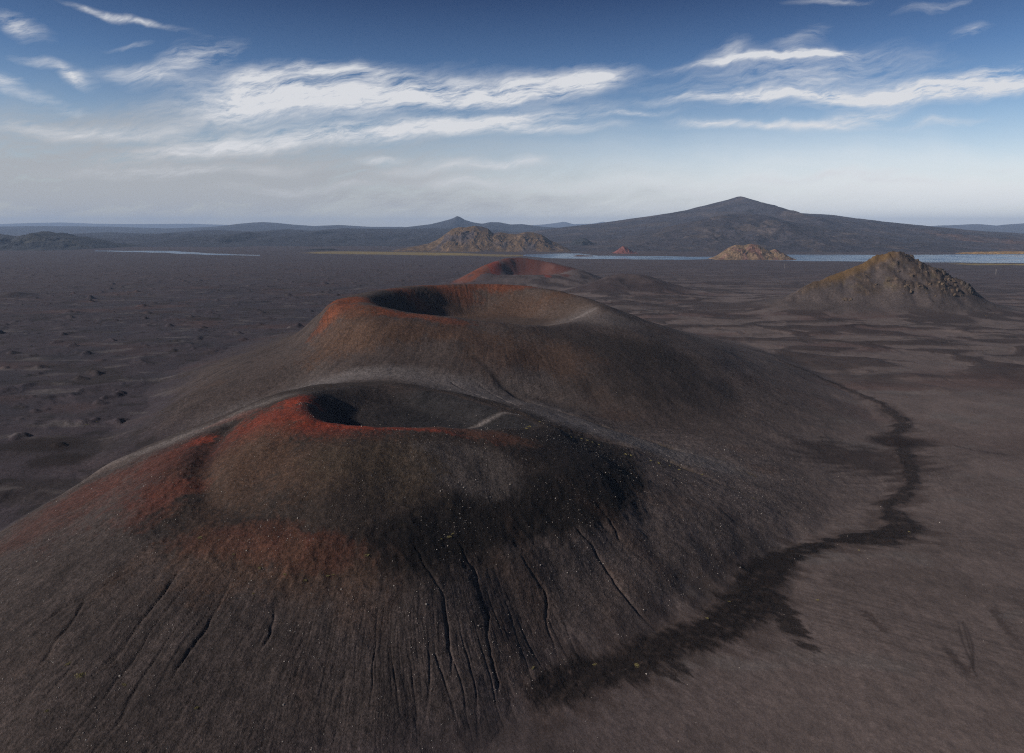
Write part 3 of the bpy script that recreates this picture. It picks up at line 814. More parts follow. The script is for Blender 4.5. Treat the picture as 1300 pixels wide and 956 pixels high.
hills('mountain', 'broad volcano with a pointed summit filling the right horizon', [(610, 300), (660, 295), (700, 290), (760, 283.5), (820, 275), (870, 267), (900, 260), (918, 255.5), (930, 252), (936, 250), (941, 249.2), (947, 250.2), (956, 254), (975, 261), (1000, 269.5), (1030, 271.5), (1060, 273), (1100, 279), (1140, 286), (1165, 289), (1200, 290), (1230, 293), (1270, 297), (1330, 302), (1420, 308)], 7600, 3500, 2600, (.044, .040, .047), amp=.12, scale=560, conc=1.15, nx=620, ny=160, col2=(.066, .054, .052))
hills('hill', 'rough dark buttress rising in front of the broad volcano', [(760, 312), (800, 301), (835, 291), (870, 283), (895, 277.5), (915, 273.5), (935, 272), (958, 272), (975, 274), (1000, 280), (1040, 287), (1085, 294), (1120, 300), (1160, 308), (1200, 316)], 5300, 1300, 700, (.037, .032, .036), amp=.2, scale=240, conc=1.2, nx=460, ny=130, kind_cat='hill', col2=(.06, .048, .044))
hills('hill', 'long reddish spur sloping down to the lake on the right', [(1090, 306), (1125, 296), (1150, 290.5), (1165, 289.5), (1195, 293), (1230, 298), (1280, 302), (1340, 306), (1420, 312)], 5700, 1600, 800, (.058, .046, .047), amp=.3, scale=350, conc=1.1, nx=260, ny=80, kind_cat='hill', col2=(.085, .055, .046))
hills('hill', 'small dark blue knoll between the craggy hill and the volcano', [(706, 316), (720, 311), (729, 305), (737, 302), (744, 303), (752, 308), (768, 311), (790, 318)], 4900, 260, 240, (.028, .03, .034), amp=.5, scale=80, conc=1.0, nx=120, ny=50, kind_cat='hill')  # the knoll's shade is put into its dark base colour
hills('hill', 'craggy tan and green hill standing on the far shore', [(488, 320), (508, 316), (528, 312.5), (545, 309), (556, 304), (566, 297), (574, 291), (582, 288.5), (592, 288), (602, 287), (612, 288), (620, 290.5), (626, 296), (634, 294.5), (646, 297), (656, 297.5), (666, 295), (678, 295), (688, 298), (698, 305), (714, 312), (732, 320)], 4280, 190, 240, (.105, .068, .038), M_BLUFF, amp=.30, scale=150, conc=1.0, nx=420, ny=110, kind_cat='hill', col2=(.060, .048, .048))
hills('hill', 'little pinkish red cone on the lake shore', [(770, 323.5), (779, 320.5), (786, 315.5), (791, 312.2), (797, 315), (804, 319.5), (818, 323.5)], 3880, 90, 90, (.14, .052, .045), M_BLUFF, amp=.4, scale=36, conc=1.0, nx=100, ny=44, kind_cat='hill')
hills('islet', 'tiny brown islet lying in the narrow arm of the lake', [(718, 328), (727, 325.2), (734, 323.6), (742, 324.2), (752, 324.4), (760, 328)], 3480, 34, 34, (.10, .058, .042), M_BLUFF, amp=.55, scale=22, conc=.7, nx=90, ny=36, kind_cat='islet')
hills('bluff', 'pale tan bluff standing at the near edge of the lake', [(898, 329.4), (910, 325), (918, 319), (925, 314.5), (934, 311), (944, 312), (952, 309.5), (962, 311), (970, 314.5), (977, 318.5), (984, 316), (992, 320), (999, 324), (1008, 329.8)], 3180, 105, 95, (.155, .105, .062), M_BLUFF, amp=.3, scale=80, conc=.9, nx=260, ny=80, kind_cat='bluff', col2=(.13, .07, .052))
hills('lava_ridge', 'low dark lava ridge left of the craggy hill', [(330, 320.5), (368, 318.6), (388, 317.2), (400, 315.8), (420, 315.6), (427, 317), (440, 319.2), (470, 320)], 4350, 60, 60, (.016, .017, .02), M_FAR, amp=.4, scale=40, conc=.6, nx=160, ny=30, kind_cat='lava ridge')
hills('grass_bank', 'ochre grass bank across the lake at the right edge', [(1206, 322.6), (1222, 320.6), (1240, 319.6), (1280, 319.2), (1330, 319.0), (1420, 319.2)], 3830, 60, 60, (.28, .17, .06), M_BLUFF, amp=.25, scale=60, conc=.45, nx=160, ny=24, kind_cat='grass bank')

# ------------------------------------------------------------------ sun, sky, haze
SUN_AZ, SUN_EL = -108.0, 28.0            # degrees, clockwise from straight ahead / above the horizon
sd = bpy.data.lights.new('sun', 'SUN'); sd.energy = 5.0; sd.angle = R(2.5); sd.color = (1.0, .91, .83)
so = bpy.data.objects.new('sun', sd); COL.objects.link(so)
so.rotation_euler = (R(90 - SUN_EL), 0, R(-SUN_AZ + 180))

wd = bpy.data.worlds.new('World'); SC.world = wd; wd.use_nodes = True
nt = wd.node_tree; nt.nodes.clear()
wo = N(nt, 'ShaderNodeOutputWorld'); bg = N(nt, 'ShaderNodeBackground'); bg.inputs['Strength'].default_value = .09
nt.links.new(bg.outputs[0], wo.inputs[0])
sky = N(nt, 'ShaderNodeTexSky'); sky.sky_type = 'NISHITA'; sky.sun_disc = False
sky.sun_elevation = R(SUN_EL); sky.sun_rotation = R(SUN_AZ % 360)
sky.altitude = 600; sky.air_density = 1.0; sky.dust_density = .6; sky.ozone_density = 2.2
tc = N(nt, 'ShaderNodeTexCoord')
sx = N(nt, 'ShaderNodeSeparateXYZ'); nt.links.new(tc.outputs['Generated'], sx.inputs[0])
yy = math_(nt, 'MAXIMUM', sx.outputs['Y'], .06)
u = math_(nt, 'DIVIDE', sx.outputs['X'], yy); w = math_(nt, 'DIVIDE', sx.outputs['Z'], yy)
# deep polarised blue overhead
ev = N(nt, 'ShaderNodeValToRGB')
el = ev.color_ramp.elements
el[0].position = 0.0; el[0].color = (1.25, 1.2, 1.25, 1)
el[1].position = .62; el[1].color = (.08, .118, .22, 1)
for p, c_ in ((.06, (1.2, 1.16, 1.22, 1)), (.13, (.90, .96, 1.06, 1)), (.21, (.46, .60, .80, 1)), (.32, (.125, .19, .345, 1))):
    e = el.new(p); e.color = c_
nt.links.new(sx.outputs['Z'], ev.inputs[0])
mul = N(nt, 'ShaderNodeMix', data_type='RGBA', blend_type='MULTIPLY'); mul.inputs[0].default_value = 1
nt.links.new(sky.outputs[0], mul.inputs[6]); nt.links.new(ev.outputs[0], mul.inputs[7])
skycol = mul.outputs[2]


def combine(a, b, c=0.0):
    n = N(nt, 'ShaderNodeCombineXYZ')
    for i, q in enumerate((a, b, c)):
        if isinstance(q, (int, float)): n.inputs[i].default_value = q
        else: nt.links.new(q, n.inputs[i])
    return n.outputs[0]


# warped sheet coordinates for the cirrus
uw = combine(u, w)
wn = N(nt, 'ShaderNodeTexNoise'); wn.inputs['Scale'].default_value = 9; wn.inputs['Detail'].default_value = 4; nt.links.new(uw, wn.inputs['Vector'])
wsub = N(nt, 'ShaderNodeVectorMath', operation='SUBTRACT'); wsub.inputs[1].default_value = (.5, .5, .5); nt.links.new(wn.outputs['Color'], wsub.inputs[0])
wsc = N(nt, 'ShaderNodeVectorMath', operation='MULTIPLY'); wsc.inputs[1].default_value = (.085, .045, 0); nt.links.new(wsub.outputs[0], wsc.inputs[0])
wad = N(nt, 'ShaderNodeVectorMath', operation='ADD'); nt.links.new(uw, wad.inputs[0]); nt.links.new(wsc.outputs[0], wad.inputs[1])
sep = N(nt, 'ShaderNodeSeparateXYZ'); nt.links.new(wad.outputs[0], sep.inputs[0])
U, Wd = sep.outputs[0], sep.outputs[1]


def fibre(ang, su, sw, detail, rough, seed):
    mp = N(nt, 'ShaderNodeMapping', vector_type='TEXTURE')
    mp.inputs['Rotation'].default_value = (0, 0, R(ang)); mp.inputs['Scale'].default_value = (su, sw, 1); mp.inputs['Location'].default_value = (seed, seed * .7, 0)
    nt.links.new(wad.outputs[0], mp.inputs[0])
    n = N(nt, 'ShaderNodeTexNoise'); n.inputs['Scale'].default_value = 1; n.inputs['Detail'].default_value = detail; n.inputs['Roughness'].default_value = rough
    n.inputs['Distortion'].default_value = .2
    nt.links.new(mp.outputs[0], n.inputs['Vector'])
    return n.outputs['Fac']


f1 = fibre(7, .13, .022, 10, .68, 1.3)
f2 = fibre(-3, .34, .04, 8, .64, 4.1)
f3 = fibre(24, .08, .014, 8, .68, 7.7)
f4 = fibre(11, .045, .0075, 8, .7, 2.9)
fa = math_(nt, 'ADD', math_(nt, 'ADD', math_(nt, 'MULTIPLY', f1, .4), math_(nt, 'MULTIPLY', f4, .2)), math_(nt, 'ADD', math_(nt, 'MULTIPLY', f2, .22), math_(nt, 'MULTIPLY', f3, .18)))


def streak(px, py, L, T, ang, s, warped=True):
    x, y, z = ray(px, py)
    u0, w0 = float(x / y), float(z / y)
    a = R(ang); ca, sa = math.cos(a), math.sin(a)
    k = 1.0 / F
    dx = math_(nt, 'SUBTRACT', U if warped else u, u0); dy = math_(nt, 'SUBTRACT', Wd if warped else w, w0)
    p = math_(nt, 'ADD', math_(nt, 'MULTIPLY', dx, ca / (L * k)), math_(nt, 'MULTIPLY', dy, sa / (L * k)))
    q = math_(nt, 'ADD', math_(nt, 'MULTIPLY', dx, -sa / (T * k)), math_(nt, 'MULTIPLY', dy, ca / (T * k)))
    r2 = math_(nt, 'ADD', math_(nt, 'MULTIPLY', p, p), math_(nt, 'MULTIPLY', q, q))
    return math_(nt, 'MULTIPLY', math_(nt, 'POWER', 2.718, math_(nt, 'MULTIPLY', r2, -.8)), s)


def total(lst):
    t = None
    for a in lst:
        m = streak(*a)
        t = m if t is None else math_(nt, 'ADD', t, m)
    return t


# (photo pixel of the middle, half length, half thickness, tilt, density)
WHITE = [(395, 122, 120, 20, 4, 1.0), (520, 122, 110, 13, 4, 1.0), (610, 126, 70, 9, 6, .8), (700, 108, 62, 12, 8, 1.05), (752, 98, 30, 8, 14, .7), (330, 105, 60, 14, 10, .6), (440, 88, 60, 7, -6, .7), (300, 135, 60, 14, 14, .55), (250, 72, 40, 11, 14, .75), (185, 95, 40, 9, -10, .6), (310, 92, 40, 8, 10, .5),
         (520, 166, 130, 9, 3, .8), (640, 152, 90, 7, 6, .8), (400, 178, 120, 8, 6, .6), (260, 186, 110, 9, 8, .6), (120, 168, 120, 8, -2, .5), (690, 165, 70, 6, 2, .55), (605, 230, 50, 6, 2, .6), (485, 203, 26, 4, 0, .7), (650, 208, 40, 5, 4, .6), (560, 214, 70, 6, 4, .45), (740, 232, 70, 5, 1, .55), (400, 236, 90, 5, 2, .45), (240, 216, 120, 6, 2, .45), (690, 240, 60, 4, 0, .4),
         (22, 34, 24, 10, -20, .8), (100, 97, 18, 6, -12, .9), (60, 82, 30, 5, -8, .5), (8, 106, 16, 6, 0, .8), (88, 138, 14, 4, 0, .5), (150, 18, 52, 3.2, -13, .8), (165, 54, 24, 3, 6, .4), (30, 122, 40, 5, -6, .45),
         (970, 75, 80, 3.6, 5, 1.0), (1040, 68, 34, 4, 6, .8), (925, 68, 20, 8, 14, .5), (1020, 96, 120, 22, 6, .5), (1180, 112, 110, 11, 7, .8), (1265, 92, 90, 8, 9, .8), (950, 123, 80, 5, 2, .75), (1040, 121, 60, 4, 3, .85), (1130, 120, 60, 6, 6, .8), (1260, 112, 90, 8, 6, .8), (1085, 152, 40, 7, 10, .95), (980, 161, 80, 4, -1, .7), (900, 158, 30, 4, -6, .5),
         (1050, 224, 90, 5, 2, .8), (1120, 230, 60, 3.6, -1, .6), (800, 144, 40, 2.6, 3, .7), (1240, 35, 16, 5, 10, .5), (1190, 156, 50, 5, 6, .4), (1018, 50, 22, 8, 30, .28), (1060, 2, 40, 3, 2, .4), (1190, 8, 30, 4, 12, .35), (880, 240, 50, 4, 0, .3), (1260, 214, 40, 4, 0, .3)]
VEIL = [(40, 190, 260, 42, 2, .85), (330, 210, 260, 30, 4, .7), (100, 252, 420, 34, 0, .75), (600, 258, 420, 26, 0, .5), (150, 150, 150, 14, 2, .35), (520, 225, 220, 16, 2, .4)]
GLOW = [(1050, 262, 620, 46, 0, .75), (1300, 225, 330, 50, 0, .45), (820, 215, 260, 40, 0, .2)]
wm = total(WHITE); vm = total(VEIL)
den = maprange(nt, fa, .41, .60, .0, 1.9)
alpha = math_(nt, 'MULTIPLY', wm, den)
alpha = maprange(nt, alpha, .04, 1.15, 0, .96)
valpha = math_(nt, 'MULTIPLY', vm, maprange(nt, fa, .36, .64, .35, 1.35))
valpha = maprange(nt, valpha, 0, 1.0, 0, .9)


def over(base, colr, fac):
    m = N(nt, 'ShaderNodeMix', data_type='RGBA')
    nt.links.new(fac, m.inputs[0]); nt.links.new(base, m.inputs[6]); m.inputs[7].default_value = colr + (1,)
    return m.outputs[2]


c0 = over(skycol, (9.6, 9.8, 9.9), maprange(nt, math_(nt, 'MULTIPLY', total(GLOW), maprange(nt, f2, .3, .7, .8, 1.15)), 0, 1, 0, .92))
c1 = over(c0, (4.7, 4.8, 5.0), valpha)
c2 = over(c1, (8.2, 8.3, 8.6), alpha)
nt.links.new(c2, bg.inputs[0])
wd.cycles.sampling_method = 'MANUAL'; wd.cycles.sample_map_resolution = 1024

# air: one closed box of thin haze round the whole place
if HAZE:
    me = bpy.data.meshes.new('haze')
    a, b, z0, z1 = 36000, 36000, -12.0, 540.0
    vs = [(x, y, z) for z in (z0, z1) for x, y in ((-a, -3000), (a, -3000), (a, b), (-a, b))]
    me.from_pydata(vs, [], [(3, 2, 1, 0), (4, 5, 6, 7), (0, 1, 5, 4), (1, 2, 6, 5), (2, 3, 7, 6), (3, 0, 4, 7)])
    hz = bpy.data.objects.new('haze', me); COL.objects.link(hz)
    hm = bpy.data.materials.new('haze'); hm.use_nodes = True
    t = hm.node_tree; t.nodes.clear()
    o_ = t.nodes.new('ShaderNodeOutputMaterial'); pv = t.nodes.new('ShaderNodeVolumePrincipled')
    pv.inputs['Color'].default_value = (.50, .69, 1.0, 1); pv.inputs['Density'].default_value = HAZE; pv.inputs['Anisotropy'].default_value = 0.0
    t.links.new(pv.outputs[0], o_.inputs['Volume'])
    me.materials.append(hm)
    tag(hz, 'thin bluish haze in the air over the far mountains', 'haze', kind='stuff')

# ------------------------------------------------------------------ rocks, stones, tufts, poles


def plain_mat(name, c, c2, scale, rough=.9, bump=.0):
    m, nt, bs = new_mat(name)
    tcn = N(nt, 'ShaderNodeTexCoord').outputs['Object']
    n = noise(nt, tcn, scale, 4, .65)
    rp = N(nt, 'ShaderNodeValToRGB')
    rp.color_ramp.elements[0].position = .35; rp.color_ramp.elements[0].color = c + (1,)
    rp.color_ramp.elements[1].position = .65; rp.color_ramp.elements[1].color = c2 + (1,)
    nt.links.new(n, rp.inputs[0]); nt.links.new(rp.outputs[0], bs.inputs['Base Color'])
    bs.inputs['Roughness'].default_value = rough; bs.inputs['Specular IOR Level'].default_value = .2
    if bump:
        bp = N(nt, 'ShaderNodeBump'); bp.inputs['Distance'].default_value = bump
        nt.links.new(n, bp.inputs['Height']); nt.links.new(bp.outputs[0], bs.inputs['Normal'])
    return m


M_STONE = plain_mat('pale_stone', (.18, .16, .145), (.34, .31, .28), 3.0)
M_LAVA = plain_mat('lava', (.018, .015, .015), (.045, .038, .036), 1.5, bump=.2)
M_TUFF = plain_mat('tuff', (.05, .037, .027), (.135, .097, .066), .55, bump=.3)
M_TUFFD = plain_mat('dark_tuff', (.026, .021, .019), (.085, .066, .05), .6, bump=.3)
M_MOSS = plain_mat('moss', (.15, .135, .05), (.34, .29, .13), 2.2)
M_WOOD = plain_mat('grey_wood', (.13, .115, .10), (.22, .20, .18), 1.2)


def ico(sub):
    import bmesh
    bm = bmesh.new(); bmesh.ops.create_icosphere(bm, subdivisions=sub, radius=1)
    V = np.array([v.co[:] for v in bm.verts], np.float32); Fq = np.array([[v.index for v in f.verts] for f in bm.faces], np.int32)
    bm.free()
    return V, Fq


def rock_verts(sub, rs, rough, cuts):
    V, Fq = ico(sub)
    V = V.copy()
    for _ in range(cuts):                       # plane cuts give facets
        n = rs.normal(size=3); n /= np.linalg.norm(n); d = rs.uniform(.45, .8)
        k = V @ n
        V -= np.maximum(k - d, 0)[:, None] * n[None, :] * .95
    a = fbm(V[:, 0] * 1.7 + V[:, 2] + rs.rand() * 50, V[:, 1] * 1.7 - V[:, 2] * .6, 3, 7)
    V *= (1 + rough * a)[:, None]
    V *= rs.uniform(.7, 1.3, 3)
    return V.astype(np.float32), Fq


def make_mesh(name, V, Fq, mat, smooth=False):
    me = bpy.data.meshes.new(name)
    me.from_pydata(V.tolist(), [], Fq.tolist())
    me.polygons.foreach_set('use_smooth', [smooth] * len(Fq))
    me.materials.append(mat)
    return me


rs = np.random.RandomState(5)
STONES = []
for i in range(6):
    v, f = rock_verts(1, rs, .25, 5); v[:, 2] = np.maximum(v[:, 2] * .8, -.35)
    STONES.append((v, f, make_mesh('pale_stone', v, f, M_STONE)))
LAVAS = []
for i in range(5):
    v, f = rock_verts(3, rs, .6, 7); v[:, 2] = np.maximum(v[:, 2], -.4)
    LAVAS.append(make_mesh('lava_rock', v, f, M_LAVA))
TUFFS, TUFFS_D = [], []
for i in range(5):
    v, f = rock_verts(3, rs, .7, 8); v[:, 2] = np.maximum(v[:, 2] * 1.1, -.5)
    TUFFS.append(make_mesh('boulder', v, f, M_TUFF)); TUFFS_D.append(make_mesh('boulder', v, f, M_TUFFD))


def in_frame(x, y, z):
    """photo pixel of a point"""
    dz = z - H
    t = y * CP - dz * SP
    return 650 + F * x / t, 433 - F * (y * SP + dz * CP) / t


# pale stones strewn over the cinder slopes
n = 60000
sxx = rs.uniform(-330, 420, n); syy = rs.uniform(150, 640, n)
szz, pt = terrain(sxx.astype(np.float32), syy.astype(np.float32))
px, py = in_frame(sxx, syy, szz)
rr, ph = CONE1.polar(sxx, syy)
dens = .10 + .9 * ss(130, 60, np.abs(rr - 120)) * ss(.6, -.2, np.sin(ph)) * ss(-.3, .35, fbm(sxx / 24, syy / 24, 3, 201))
dens *= np.where(pt[0] > 1.5, 1.0, .12) * np.where(pt[1] > pt[0], .25, 1) * ss(640, 330, syy)
keep = (rs.rand(n) < dens) & (px > -8) & (px < 1308) & (py > 400) & (py < 960)
ids = np.where(keep)[0][:9000]
size = .09 + .12 * rs.rand(len(ids)) ** 2 + .22 * (rs.rand(len(ids)) < .06) * rs.rand(len(ids))
order = np.argsort(-size / np.hypot(sxx[ids], syy[ids]))
top, rest = order[:300], order[300:]
for j in top:
    k = ids[j]
    o = bpy.data.objects.new('pale_stone', STONES[j % 6][2]); COL.objects.link(o)
    o.location = (sxx[k], syy[k], szz[k] + .1 * size[j]); s = size[j]
    o.scale = (s, s, s); o.rotation_euler = (0, 0, rs.rand() * 6.28)
    tag(o, 'small pale stone lying loose on the dark cinder slope', 'stone', 'pale stones strewn over the cinder slopes')
VV, FF, off = [], [], 0
for j in rest:
    v, f, _ = STONES[j % 6]; k = ids[j]
    a = rs.rand() * 6.28; ca, sa = math.cos(a), math.sin(a)
    w_ = v * size[j]
    VV.append(np.stack([w_[:, 0] * ca - w_[:, 1] * sa + sxx[k], w_[:, 0] * sa + w_[:, 1] * ca + syy[k], w_[:, 2] + szz[k] + .1 * size[j]], 1))
    FF.append(f + off); off += len(v)
o = mesh_from('pebbles', np.concatenate(VV), np.concatenate(FF), M_STONE, False)
tag(o, 'fine pale pebbles sprinkled over the dark cinder slopes', 'pebbles', kind='stuff')

# moss tufts


def tuft_mesh(rs):
    V, Fq = [], []
    lobes = [(rs.normal(0, .45), rs.normal(0, .45), rs.uniform(.35, .7)) for _ in range(7)]
    for i in range(520):
        lx, ly, lr = lobes[rs.randint(7)]
        d = rs.normal(size=3); d[2] = abs(d[2]); d /= np.linalg.norm(d)
        c = np.array([lx, ly, -.1]) + d * lr * np.array([1, 1, .6]) * rs.uniform(.7, 1.05)
        t = np.cross(d, rs.normal(size=3)); t /= np.linalg.norm(t) + 1e-6
        tip = c + (d + rs.normal(0, .35, 3)) * rs.uniform(.12, .28)
        k = len(V)
        V += [c - t * .05, c + t * .05, tip]; Fq.append([k, k + 1, k + 2])
    return make_mesh('moss_tuft', np.array(V), np.array(Fq), M_MOSS)


TUFTS = [tuft_mesh(rs) for _ in range(4)]
tp = [((255, 684), 1.6, 'yellow-green moss tuft below the left end of the dark band'), ((467, 708), 1.5, 'pale yellow moss tuft right of the red patch below the crater'), ((330, 721), 1.3, 'round pale moss tuft under the red patch of the near cone'),
      ((362, 731), 1.1, None), ((388, 740), 1.3, None), ((415, 733), 1.0, None), ((424, 732), .9, None), ((322, 756), .8, None), ((297, 704), .8, None), ((103, 857), 1.9, 'yellow-green moss tuft in the gully at the lower left'), ((88, 843), 1.3, None),
      ((672, 542), 1.9, 'largest yellow moss tuft at the head of the gully right of the crater'), ((685, 536), 1.2, None), ((668, 545), 1.2, None), ((724, 555), 1.3, None), ((738, 557), 1.2, None), ((745, 560), 1.2, None), ((752, 562), 1.0, None), ((760, 565), 1.0, None), ((794, 577), 1.8, None), ((800, 579), 1.3, None),
      ((826, 585), 1.3, None), ((836, 588), 1.5, None), ((850, 592), 1.1, None), ((862, 597), 1.2, None), ((570, 683), 1.2, None), ((575, 680), .9, None), ((560, 685), .8, None), ((755, 844), 1.2, None), ((808, 846), 1.3, None), ((676, 849), 1.0, None), ((1154, 676), 1.0, None), ((1038, 763), 1.0, None),
      ((898, 786), .9, None), ((925, 765), .8, None), ((957, 633), .8, None), ((891, 604), 1.2, None), ((1090, 700), .7, None), ((158, 869), 1.1, None), ((60, 905), 1.2, None), ((250, 900), 1.0, None), ((110, 540), 1.8, None), ((122, 536), 1.4, None)]
hs = hit([q[0] for q in tp])
for i, (p_, q) in enumerate(zip(hs, tp)):
    if p_ is None: continue
    o = bpy.data.objects.new('moss_tuft', TUFTS[i % 4]); COL.objects.link(o)
    o.location = (p_[0], p_[1], p_[2] + .02); s = q[1] * .62; o.scale = (s, s, s * .8); o.rotation_euler = (0, 0, rs.rand() * 6.28)
    tag(o, q[2] or 'small yellowish moss tuft growing on the dark cinder slopes', 'moss tuft', 'moss tufts on the cinder slopes')

# lava rocks on the left plain
lp = [((115, 383), 5.0, 'upright dark lava rock standing alone on the left plain'), ((128, 385), 3.0, None), ((145, 396), 2.5, None), ((28, 387), 3.2, None), ((52, 399), 2.6, None), ((64, 386), 2.4, None), ((102, 350), 3.2, None), ((135, 343), 3.5, None), ((172, 345), 3.2, None), ((168, 336), 3.2, None), ((262, 341), 3.2, None), ((64, 352), 3.0, None),
      ((165, 402), 2.2, None), ((128, 405), 2.1, None), ((82, 412), 1.8, None), ((150, 425), 2.0, None), ((190, 399), 2.2, None), ((275, 396), 2.3, None), ((262, 422), 1.7, None), ((158, 452), 1.6, None), ((200, 430), 1.5, None), ((140, 444), 1.4, None), ((230, 437), 1.4, None), ((40, 440), 1.6, None), ((20, 470), 1.4, None), ((95, 462), 1.3, None),
      ((55, 340), 3.4, None), ((85, 336), 3.4, None), ((185, 356), 2.8, None), ((215, 366), 2.6, None), ((240, 350), 3.0, None), ((300, 362), 2.4, None), ((20, 345), 3.2, None), ((330, 372), 2.2, None), ((12, 425), 2.0, None), ((360, 350), 2.6, None)]
hs = hit([q[0] for q in lp])
for i, (p_, q) in enumerate(zip(hs, lp)):
    if p_ is None: continue
    o = bpy.data.objects.new('lava_rock', LAVAS[i % 5]); COL.objects.link(o)
    s = q[1] * .55; o.location = (p_[0], p_[1], p_[2] + .1 * s)
    o.scale = (s * 1.2, s, s * (1.6 if q[2] else .85)); o.rotation_euler = (0, 0, rs.rand() * 6.28)
    tag(o, q[2] or 'dark lava rock lying out on the left plain', 'rock', 'lava rocks out on the left plain')

# crags and boulders of the rocky hill
bp_ = [((1228, 366), 7.5, 1, 'black jagged crag at the right end of the rocky hill'), ((1222, 360), 5.5, 1, None), ((1232, 371), 5.5, 1, None), ((1217, 352), 5.0, 1, None), ((1193, 341), 6.0, 1, 'dark pinnacle on the right shoulder of the rocky hill'), ((1198, 346), 5.0, 1, None), ((1186, 340), 4.0, 1, None), ((1178, 334), 4.4, 1, None), ((1172, 331), 3.6, 1, None),
       ((1165, 328), 4.0, 1, None), ((1158, 325), 4.4, 1, None), ((1150, 323), 3.6, 1, None), ((1126, 357), 5.2, 0, 'large tan boulder in the middle of the rocky face'), ((1112, 361), 3.2, 0, None), ((1073, 378), 6.0, 0, 'pale tan outcrop low on the left of the rocky face'), ((1080, 382), 4.0, 0, None), ((1158, 349), 4.6, 0, None), ((1150, 366), 5.0, 0, None), ((1156, 370), 4.6, 0, None),
       ((1147, 372), 4.0, 0, None), ((1152, 361), 3.6, 0, None), ((1197, 360), 4.6, 0, None), ((1203, 357), 4.8, 0, None), ((1209, 355), 4.6, 0, None), ((1212, 362), 4.2, 0, None), ((1199, 354), 3.8, 0, None), ((1192, 357), 4.0, 0, None), ((1215, 369), 4.4, 0, None), ((1211, 374), 3.4, 0, None), ((1187, 374), 2.6, 0, None), ((1176, 372), 2.8, 0, None), ((1166, 365), 3.2, 0, None), ((1140, 344), 3.6, 0, None),
       ((1168, 339), 3.4, 0, None), ((1176, 345), 3.4, 0, None), ((1060, 340), 4.0, 0, None), ((1072, 337), 3.6, 0, None), ((1085, 335), 3.4, 0, None), ((1180, 360), 3.0, 0, None), ((1134, 366), 3.0, 0, None), ((1100, 349), 2.6, 0, None), ((1261, 397), 2.4, 1, None), ((1270, 392), 1.8, 1, None), ((1252, 400), 2.0, 0, None), ((1204, 366), 3.6, 1, None), ((1195, 368), 3.0, 0, None), ((1220, 374), 3.4, 1, None)]
hs = hit([(q[0][0], q[0][1] + 1.5) for q in bp_])
for i, (p_, q) in enumerate(zip(hs, bp_)):
    if p_ is None or p_[1] > 1500: continue
    o = bpy.data.objects.new('boulder', (TUFFS_D if q[2] else TUFFS)[i % 5]); COL.objects.link(o)
    s = q[1] * .85; o.location = (p_[0], p_[1], p_[2] - .32 * s)
    o.scale = (s, s, s * (1.7 if q[2] and q[1] > 4 else 1.05)); o.rotation_euler = (rs.normal(0, .2), rs.normal(0, .2), rs.rand() * 6.28)
    tag(o, q[3] or ('dark craggy boulder jutting from the rocky hill' if q[2] else 'tan boulder bedded in the face of the rocky hill'), 'boulder',
        'dark crags of the rocky hill' if q[2] else 'tan boulders of the rocky hill')

# poles of a power line across the far plain


def prism_tube(p0, p1, r0, r1, k=8):
    p0, p1 = np.array(p0, float), np.array(p1, float)
    d = (p1 - p0) / np.linalg.norm(p1 - p0)
    a = np.cross(d, (0, 1, 0) if abs(d[1]) < .9 else (1, 0, 0)); a /= np.linalg.norm(a); b = np.cross(d, a)
    V, Fq = [], []
    for pp, r in ((p0, r0), (p1, r1)):
        for i in range(k):
            t = 2 * math.pi * i / k
            V.append((pp + r * (a * math.cos(t) + b * math.sin(t))).tolist())
    for i in range(k):
        Fq.append([i, (i + 1) % k, k + (i + 1) % k, k + i])
    Fq += [list(range(k))[::-1], list(range(k, 2 * k))]
    return V, Fq


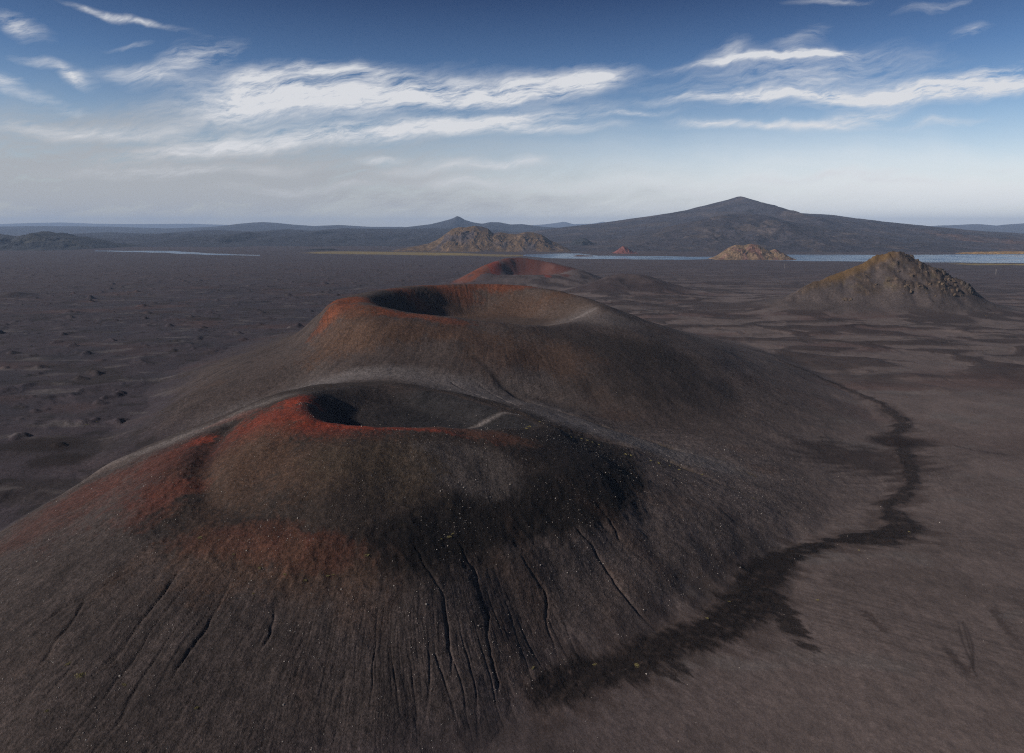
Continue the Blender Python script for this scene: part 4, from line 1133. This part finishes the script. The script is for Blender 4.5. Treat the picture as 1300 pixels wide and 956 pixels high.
def simple(name, VF, mat, parent=None):
    V, Fq = [], []
    for v, f in VF:
        o_ = len(V); V += v; Fq += [[i + o_ for i in g] for g in f]
    me = bpy.data.meshes.new(name); me.from_pydata(V, [], Fq); me.materials.append(mat)
    o = bpy.data.objects.new(name, me); COL.objects.link(o); o.parent = parent
    return o


M_GLASS = plain_mat('insulator', (.12, .10, .09), (.16, .13, .12), 4.0, rough=.3)
pole = bpy.data.objects.new('utility_pole', None); COL.objects.link(pole)
kids = []
for sx_ in (-2.6, 2.6):
    kids.append(simple('post', [prism_tube((sx_, 0, -1.5), (sx_, 0, 19), .42, .30)], M_WOOD, pole))
kids.append(simple('crossarm', [prism_tube((-5.5, 0, 17.2), (5.5, 0, 17.2), .26, .26)], M_WOOD, pole))
kids.append(simple('brace', [prism_tube((-2.6, 0, 12), (2.6, 0, 16.8), .12, .12), prism_tube((2.6, .3, 12), (-2.6, .3, 16.8), .12, .12)], M_WOOD, pole))
for sx_ in (-5, 0, 5):
    kids.append(simple('insulator', [prism_tube((sx_, 0, 16.9), (sx_, 0, 15.2), .16, .16)], M_GLASS, pole))
spots = [((996, 341), 'wooden power pole on the plain in front of the tan bluff'), ((1264, 349), 'wooden power pole on the plain right of the rocky hill'), ((430, 336), 'wooden power pole on the far plain below the low lava ridge'), ((557, 337), 'wooden power pole on the far plain left of the small red cone')]
for i, (q, lb) in enumerate(spots):
    x, y, z = P(*q, 0)
    z = float(ht(x, y)[0])
    if i == 0:
        r = pole
    else:
        r = pole.copy(); COL.objects.link(r)
        for c_ in kids:
            d_ = c_.copy(); COL.objects.link(d_); d_.parent = r
    r.scale = (.85, .85, .85); r.location = (x, y, z); r.rotation_euler = (0, 0, R(75))
    tag(r, lb, 'power pole', 'poles of the power line across the plain')

# ------------------------------------------------------------------ render settings
SC.render.engine = 'CYCLES'
SC.view_settings.view_transform = 'Standard'; SC.view_settings.look = 'None'
SC.view_settings.exposure = 0.0; SC.view_settings.gamma = 1.0
SC.cycles.max_bounces = 6; SC.cycles.diffuse_bounces = 3; SC.cycles.volume_bounces = 1
SC.cycles.use_denoising = False
SC.cycles.filter_width = 1.15
